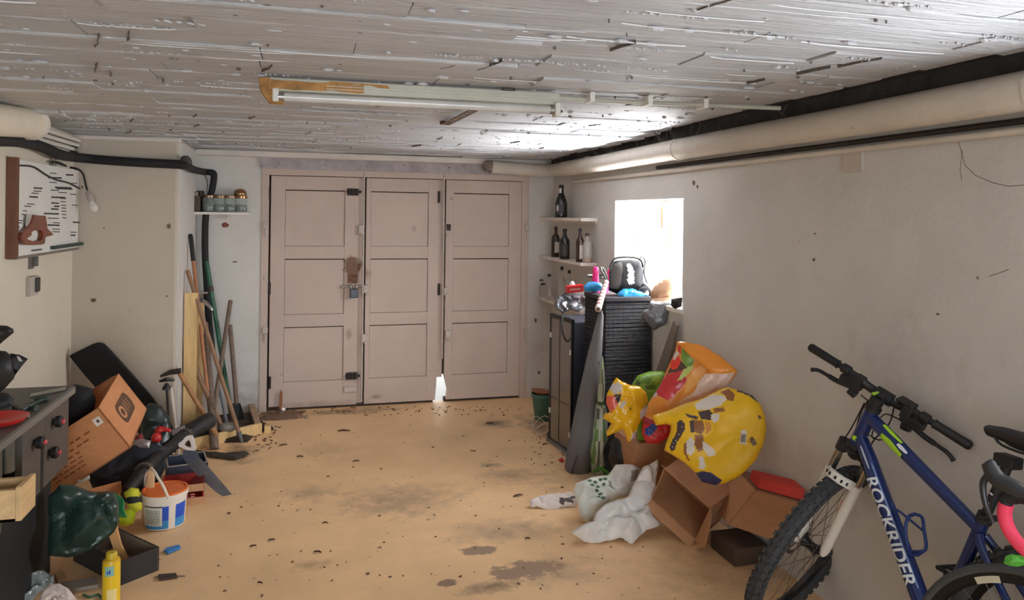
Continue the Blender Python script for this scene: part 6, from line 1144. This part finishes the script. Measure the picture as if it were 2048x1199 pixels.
R_ = rw*s; fwheel = wheel(mtb, 'front_wheel', SW(HUB), u_, w_, a_, rw, .029, s, 60, 28, .046, .020, arcs=[(-.5, .75, -.0135*s, R_-.072*s, R_-.062*s, lime), (2.4, 3.4, -.0135*s, R_-.072*s, R_-.062*s, lime)])
for sg in (-1, 1): tb('axle_nut', [HUB+Y*(lw_)*sg, HUB+Y*(lw_+.022)*sg], .009, hub_m, fk, SW)
cq = HUB+Y*.054+ax*.022+fw*.004; MB().cbox(SW(cq), .066*s, .04*s, .075*s, Matrix((u_, a_, w_)).transposed()).build('brake_caliper', whp, fk, bevel=.006*s); tb('caliper_bolt', [cq+Y*.02, cq+Y*.03], .01, bkm, fk, SW); tb('caliper_bolt', [cq-Y*.02, cq-Y*.03], .012, bkm, fk, SW)
q = HUB+(fw*.7+ax*.72)*.2; MB().cbox(SW(q), .045*s, .012*s, .07*s, Matrix((u_, a_, w_)).transposed()).build('spoke_reflector', M('reflector_orange', (236, 120, 44), .3), fwheel, bevel=.004)
# stem, bar, controls
C1 = HT+ax*.045+fw*(stl+.018); bar = [HT+ax*(rise+.004*k)+fw*stl for k in (0,)][0]
tb('stem', [HT+ax*.03, HT+ax*.05], .024, bkm, None, SW); tb('steerer_cap', [HT+ax*.008, HT+ax*.034], .0225, bkm, None, SW)
stm = tb('stem_arm', [HT+ax*.038, C1], [.022, .02], bkm, None, SW); tb('stem_clamp', [C1-Y*.03, C1+Y*.03], .024, bkm, stm, SW)
MB().prism([SW(HT+ax*.055+fw*x+Y*y) for x, y in ((-.02, .012), (.03, .006), (.034, .018), (-.01, .024))], Sn(ax)*.003).build('stem_flash', lime, stm)
hb_ = tb('handlebar', [bar-Y*bw+ax*.0, bar-Y*(bw-.13), bar-Y*.105-ax*.002, C1-Y*.055, C1, C1+Y*.055, bar+Y*.105-ax*.002, bar+Y*(bw-.13), bar+Y*bw], [.011, .011, .0125, .0155, .0158, .0155, .0125, .011, .011], bkm, None, SW, k=4)
zl = lambda v_: v_
for sg in (-1, 1):
    g0, g1 = bar+Y*(bw+.002)*sg, bar+Y*(bw-.118)*sg
    gr_ = tb('grip', [g0, g0-Y*.004*sg, g1+Y*.008*sg, g1], [.0145, .0165, .0155, .0175], bkm, hb_, SW); tb('grip_cap', [g0+Y*.001*sg, g0+Y*.004*sg], .012, hub_m, gr_, SW)
    b0 = bar+Y*(bw-.15)*sg; dn = -ax*.036+fw*.012
    lv = MB(); R3_ = Matrix((u_, a_, w_)).transposed()
    lv.tube([SW(b0-Y*.016), SW(b0+Y*.016)], .019*s, 10).cbox(SW(b0-Y*.03*sg+dn*1.1), .05*s, .075*s, .034*s, R3_).cbox(SW(b0-Y*.055*sg+dn*.5), .045*s, .034*s, .045*s, R3_).tube([SW(b0-Y*.03*sg+dn*2.0), SW(b0-Y*.06*sg+dn*2.2)], .017*s, 10)
    lo_ = lv.build('brake_shift_unit', bkm, hb_, bevel=.004)
    MB().tube(smoothpts([SW(b0-Y*.02*sg+dn*1.7), SW(b0+Y*.02*sg+dn*1.95), SW(b0+Y*.06*sg+dn*2.0), SW(b0+Y*.10*sg+dn*2.1), SW(b0+Y*.125*sg+dn*2.5)], 4), [.010*s]*8+[.0075*s]*8+[.009*s], 8).build('brake_lever', bkm, lo_, smooth=.9)
    tb('adjuster', [b0-Y*.03*sg+dn*2.1, b0-Y*.045*sg+dn*2.3], .012, M('alloy', (150, 150, 152), .3, .8), lo_, SW)
    e1 = b0-Y*.07*sg+dn*.9
    MB().tube(smoothpts([SW(e1), SW(b0-Y*.11*sg+fw*.04-ax*.04), SW(HT+Y*.05*sg+fw*.06-ax*.04), SW(HBt+Y*.03*sg+fw*.055), W(DT0+d_dt*.1-V((0, 0, .03))+Y*.02*sg)], 6), .0028*s, 6).build('brake_cable', bkm, mtb, smooth=.9)
    MB().tube(smoothpts([SW(b0-Y*.075*sg+dn*1.8), SW(b0-Y*.13*sg-ax*.09+fw*.035), SW(HT+Y*.03*sg-ax*.1+fw*.02), W(TT0+d_tt*.08-V((0, 0, .03))+Y*.02*sg)], 6), .0025*s, 6).build('gear_cable', bkm, mtb, smooth=.9)
MB().cbox(SW(C1-Y*.075+ax*.026), .05*s, .06*s, .012*s, Matrix((Sn(fw), Sn(Y), Sn(ax))).transposed()).build('bar_mount', bkm, hb_, bevel=.004); MB().cbox(SW(C1-Y*.045+ax*.02-fw*.012), .01*s, .012*s, .012*s).build('mount_clip', M('clip_silver', (206, 206, 210), .3, .6), hb_)
MB().tube(smoothpts([SW(cq+ax*.03), SW(HUB+Y*.07+ax*.18+fw*.01), SW(HBt+Y*.06-ax*.1+fw*.03), SW(HBt+Y*.05+ax*.02+fw*.04), SW(HT+Y*.05+fw*.05-ax*.02)], 6), .0026*s, 6).build('brake_hose', bkm, mtb, smooth=.9)
# seat, post, cage, drive
pd = V((-math.cos(1.2844), 0, math.sin(1.2844))); sp_ = tb('seat_post', [STT-pd*.02, STT+pd*.19], .0145, bkm); tb('seat_clamp', [STT-pd*.004, STT+pd*.022], .0225, bkm, fr)
tb('clamp_lever', [STT+pd*.012+Y*.022, STT+pd*.016+Y*.03+V((-.02, 0, .0)), STT+pd*.02+Y*.034+V((-.06, 0, .015))], [.007, .006, .009], bkm, fr)
for k in range(4): tb('post_mark', [STT+pd*(.06+.03*k)+Y*.0148-V((.004, 0, 0)), STT+pd*(.06+.03*k)+Y*.0148+V((.004, 0, 0.004))], .0022, M('decal_white', (226, 232, 240), .4), sp_)
tip = V((.3454, 0, .9854)); secs = [(.0, .006, .006, 0), (.012, .017, .012, .002), (.06, .021, .016, .006), (.12, .026, .018, .006), (.17, .046, .02, .008), (.22, .066, .022, .014), (.255, .072, .022, .018), (.275, .05, .014, .018)]
m = MB(); ns = 14; vs = []; fs = []
for (dx, hw_, th_, up_) in secs:
    for k in range(ns): an = 2*PI*k/ns; zz = math.sin(an); vs.append(W(tip+V((-dx, hw_*math.cos(an), up_+(th_*.8*zz if zz > 0 else th_*1.9*zz)-.014))))
for i in range(len(secs)-1):
    for k in range(ns): fs.append((i*ns+k, i*ns+(k+1) % ns, (i+1)*ns+(k+1) % ns, (i+1)*ns+k))
fs += [tuple(range(ns))[::-1], tuple(range((len(secs)-1)*ns, len(secs)*ns))]
sd_ = m.add(vs, fs).build('saddle', bkm, mtb, smooth=1.2)
for sg in (-1, 1): tb('saddle_rail', [tip+V((-.03, .008*sg, -.018)), tip+V((-.07, .018*sg, -.045)), tip+V((-.17, .022*sg, -.045)), tip+V((-.225, .03*sg, -.012))], .0038, bkm, sd_, k=4)
pt_ = STT+pd*.19; MB().cbox(W(pt_+V((.0, 0, .012))), .06*s, .05*s, .036*s, Matrix((Dn((1, 0, 0)), Dn(Y), Dn((0, 0, 1)))).transposed()).build('post_head', bkm, sp_, bevel=.006)
cgm = M('cage_blue', (38, 62, 128), .4, .2); nb = up_dt; b1 = DT0+d_dt*.31+nb*.028; b2 = b1+d_dt*.085
cg = MB()
for sg in (-1, 1): cg.tube(smoothpts([W(b2+nb*.004), W(b2+Y*.036*sg+nb*.03), W(b1+d_dt*.03+Y*.04*sg+nb*.05), W(b1-d_dt*.005+Y*.03*sg+nb*.07), W(b1-d_dt*.015+nb*.074), ], 5), .0055*s, 8)
cg.tube([W(b1-d_dt*.07), W(b2+d_dt*.012)], .008*s, 8).tube(smoothpts([W(b2+nb*.004), W(b2+d_dt*.012+nb*.02), W(b2+d_dt*.008+nb*.045)], 4), .007*s, 8).tube(smoothpts([W(b1+d_dt*.03+Y*.04+nb*.045), W(b1-d_dt*.05+nb*.004), W(b1+d_dt*.03-Y*.04+nb*.045)], 4), .004*s, 8).build('bottle_cage', cgm, mtb, smooth=.9)
rwheel = wheel(mtb, 'rear_wheel', W(RH), Dn((1, 0, 0)), Dn((0, 0, 1)), Dn(Y), rw, .029, s, 60, 28, .046, .020)
m = MB()
for k, r_ in enumerate((.065, .058, .051, .044, .037, .03, .024)): m.tube([W(RH-Y*(.03+.0045*k)), W(RH-Y*(.032+.0045*k))], r_*s, 24)
cs_ = m.build('cassette', chn, mtb); cs_['kind'] = 'stuff'
cr_ = MB(); nT = 34; A = []; B_ = []
for k in range(nT*2): an = 2*PI*k/(nT*2); r_ = .083 if k % 2 else .078; A.append(W(BBp-Y*.045+V((math.cos(an)*r_, 0, math.sin(an)*r_)))); B_.append(W(BBp-Y*.045+V((math.cos(an)*.06, 0, math.sin(an)*.06))))
cr_.ring(A, B_, Dn(Y)*-.003*s)
for k in range(4): an = PI/2*k+.4; cr_.tube([W(BBp-Y*.046), W(BBp-Y*.046+V((math.cos(an)*.064, 0, math.sin(an)*.064)))], .007*s, 6)
cko = cr_.build('chainring', bkm, mtb)
up2 = V((.03, 0, .17))
for sg in (-1, 1):
    e_ = BBp+Y*.066*sg-up2*sg; ck = tb('crank_arm', [BBp+Y*.058*sg, e_], [.015, .011], bkm); pm = MB(); pc = e_+Y*.055*sg
    for dx in (-.045, .045): pm.tube([W(pc+V((dx, -.045, 0))), W(pc+V((dx, .045, 0)))], .007*s, 6)
    for dy in (-.045, 0, .045): pm.tube([W(pc+V((-.045, dy, 0))), W(pc+V((.045, dy, 0)))], .007*s, 6)
    pm.build('pedal', bkm, ck)
for zz, yy in ((.075, 0), (-.075, 0)): tb('chain', [BBp+V((0, -.045, zz)), RH+V((0, -.045, .04 if zz > 0 else -.045))], .0045, chn)
tb('rear_derailleur', [RH+V((-.005, -.06, -.03)), RH+V((.02, -.055, -.075)), RH+V((.04, -.05, -.14))], [.014, .012, .014], bkm)
tb('front_derailleur', [BBp+V((-.02, -.03, .085)), BBp+V((-.04, -.05, .1)), BBp+V((-.08, -.05, .085))], [.012, .014, .008], bkm)
gq = W(RH+V((-.0, .0, rw+.004)))
# ---- road bike
n = dict(x=2.3311, y=.6148, head=1.7696, lean=.0249, steer=.108, s=1.1407, hta=math.radians(73)); Rr, WB = .335, .985
ax0 = V((-math.cos(n['hta']), 0, math.sin(n['hta']))); fw0 = V((ax0.z, 0, -ax0.x)); HUB = V((WB, 0, Rr)); n['piv'] = HUB-fw0*.045
W, SW, ax, fw, s, Dn, Sn = bike_space(n); hz_r, hx_r, hw_r = .9641, .0136, .1904
rfm = M('road_frame', (38, 40, 46), .3, .2, coat=.4, var=.1); pnk = M('bar_tape_pink', (252, 72, 108), .6, var=.06, vs=20); blt = M('bar_tape_black', (30, 30, 33), .65, var=.1); hdm = M('hood_rubber', (44, 46, 50), .45, var=.1, coat=.2)
rbk = thing('road_bike', 'dark road bike with pink bar tape standing nearest in front of the blue bike', 'bicycle', W((.5, 0, 0)))
def tr(name, pts, r, mat, par=None, f=W, k=0): return tb(name, pts, r, mat, par or rbk, f, k=k)
HBr = HUB-fw*.045+ax*.375; HTr = HBr+ax*.14; BBr = V((.41, 0, .265)); str_ = BBr+V((-math.cos(1.274), 0, math.sin(1.274)))*.5; RHr = V((0, 0, Rr))
f2 = tr('frame', [HBr, HTr], .02, rfm); tr('top_tube', [HTr-ax*.03, str_], [.017, .015], rfm, f2); tr('down_tube', [HBr+ax*.03, BBr], [.02, .021], rfm, f2); tr('seat_tube', [BBr, str_], .016, rfm, f2)
for sg in (-1, 1):
    tr('chain_stay', [BBr+Y*.02*sg, RHr+Y*.06*sg], [.011, .008], rfm, f2); tr('seat_stay', [str_-V((0, 0, .03))+Y*.012*sg, RHr+Y*.06*sg], [.009, .007], rfm, f2)
fk2 = MB().tube([SW(HBr), SW(HBr-ax*.02)], .022*s, 10).build('fork_crown', rfm, rbk, smooth=.9)
for sg in (-1, 1): tr('fork_blade', [HBr-ax*.012+Y*.018*sg, HBr-ax*.06+Y*.036*sg, HUB+ax*.12-fw*.03+Y*.048*sg, HUB+Y*.05*sg], [.016, .015, .011, .007], rfm, fk2, SW, k=4)
tr('front_brake', [HBr-ax*.01+fw*.03, HBr-ax*.045+fw*.035+Y*.04, HBr-ax*.07+fw*.03+Y*.035], [.012, .011, .008], bkm, fk2, SW)
lbl = M('rim_label_pale', (206, 202, 178), .4)
Rq = Rr*s
wheel(rbk, 'front_wheel', SW(HUB), Sn(fw), Sn(ax), Sn(Y), Rr, .0125, s, 0, 24, 0, .026, tm=tyre_r, arcs=[(.72, .95, .0093*s, Rq-.048*s, Rq-.030*s, lbl), (2.5, 2.75, .0093*s, Rq-.048*s, Rq-.030*s, lbl), (4.6, 4.85, .0093*s, Rq-.048*s, Rq-.030*s, lbl)])
wheel(rbk, 'rear_wheel', W(RHr), Dn((1, 0, 0)), Dn((0, 0, 1)), Dn(Y), Rr, .0125, s, 0, 24, 0, .026, tm=tyre_r)
BX = WB+hx_r; bc_ = V((BX-.105, 0, hz_r-.045))
stq = HTr+ax*.03; tr('stem', [HTr, HTr+ax*.045], .0185, bkm, None, SW); tr('stem_arm', [stq, bc_], [.018, .017], bkm, None, SW)
hbr = tr('handlebar', [bc_-Y*.14, bc_, bc_+Y*.14], .0145, blt, None, SW)
for sg in (-1, 1):
    y_ = Y*hw_r*sg
    tr('bar_top', [bc_+Y*.13*sg, bc_+Y*(hw_r-.025)*sg+V((.004, 0, 0)), V((BX-.085, 0, hz_r-.047))+y_, V((BX-.03, 0, hz_r-.05))+y_], [.0155, .0155, .0155, .016], blt, hbr, SW, k=4)
    tr('bar_drop', [V((BX-.012, 0, hz_r-.075))+y_, V((BX-.008, 0, hz_r-.105))+y_, V((BX-.02, 0, hz_r-.14))+y_, V((BX-.05, 0, hz_r-.168))+y_*1.02, V((BX-.09, 0, hz_r-.18))+y_*1.04, V((BX-.165, 0, hz_r-.178))+y_*1.06], .0165, pnk, hbr, SW, k=4)
    tr('bar_hook', [V((BX-.035, 0, hz_r-.052))+y_, V((BX-.014, 0, hz_r-.062))+y_, V((BX-.009, 0, hz_r-.074))+y_], .0168, blt, hbr, SW, k=4)
    hdo = tr('hood', [V((BX-.062, 0, hz_r-.043))+y_, V((BX-.03, 0, hz_r-.034))+y_, V((BX+.005, 0, hz_r-.024))+y_, V((BX+.022, 0, hz_r-.004))+y_, V((BX+.03, 0, hz_r+.012))+y_, V((BX+.033, 0, hz_r+.016))+y_], [.017, .021, .021, .019, .016, .008], hdm, hbr, SW, k=4)
    tr('brake_lever', [V((BX+.03, 0, hz_r-.018))+y_, V((BX+.042, 0, hz_r-.045))+y_, V((BX+.034, 0, hz_r-.09))+y_*1.02, V((BX+.014, 0, hz_r-.13))+y_*1.04], [.009, .008, .007, .006], M('lever_dark', (70, 72, 76), .35, .6), hdo, SW, k=4)
tr('seat_post', [str_, str_+V((-.04, 0, .14))], .0135, bkm)
tip = str_+V((.1, 0, .17)); m = MB(); vs = []; fs = []
for (dx, hw_, th_, up_) in secs:
    for k in range(ns): an = 2*PI*k/ns; zz = math.sin(an); vs.append(W(tip+V((-dx, hw_*.9*math.cos(an), up_+(th_*.5*zz if zz > 0 else th_*zz)-.012))))
for i in range(len(secs)-1):
    for k in range(ns): fs.append((i*ns+k, i*ns+(k+1) % ns, (i+1)*ns+(k+1) % ns, (i+1)*ns+k))
fs += [tuple(range(ns))[::-1], tuple(range((len(secs)-1)*ns, len(secs)*ns))]
m.add(vs, fs).build('saddle', bkm, rbk, smooth=1.2)
A = []; B_ = []
for k in range(72): an = 2*PI*k/72; r_ = .1 if k % 2 else .095; A.append(W(BBr-Y*.04+V((math.cos(an)*r_, 0, math.sin(an)*r_)))); B_.append(W(BBr-Y*.04+V((math.cos(an)*.075, 0, math.sin(an)*.075))))
MB().ring(A, B_, Dn(Y)*-.003*s).build('chainring', bkm, rbk)
for sg in (-1, 1): e_ = BBr+Y*.065*sg+V((.05*sg, 0, -.16*sg)); ck = tr('crank_arm', [BBr+Y*.055*sg, e_], [.014, .01], bkm); tr('pedal', [e_, e_+Y*.07*sg], .016, bkm, ck)
# green cloth on the blue bike's rear tyre
g_ = [(2008, 1126), (2010, 1114), (2022, 1108), (2036, 1110), (2052, 1112), (2054, 1130), (2034, 1132), (2018, 1130)]
tag(pillow(g_, gq+V((-.02, -.05, .012)), (-.4, -1, .5), .02, R=.025, step=.008, amp=.012, freq=24, seed=91).build('green_rag', M('rag_green', (96, 190, 64), .55, var=.25, vs=30)), 'bright green rag lying on the rear tyre of the blue bike', 'rag')
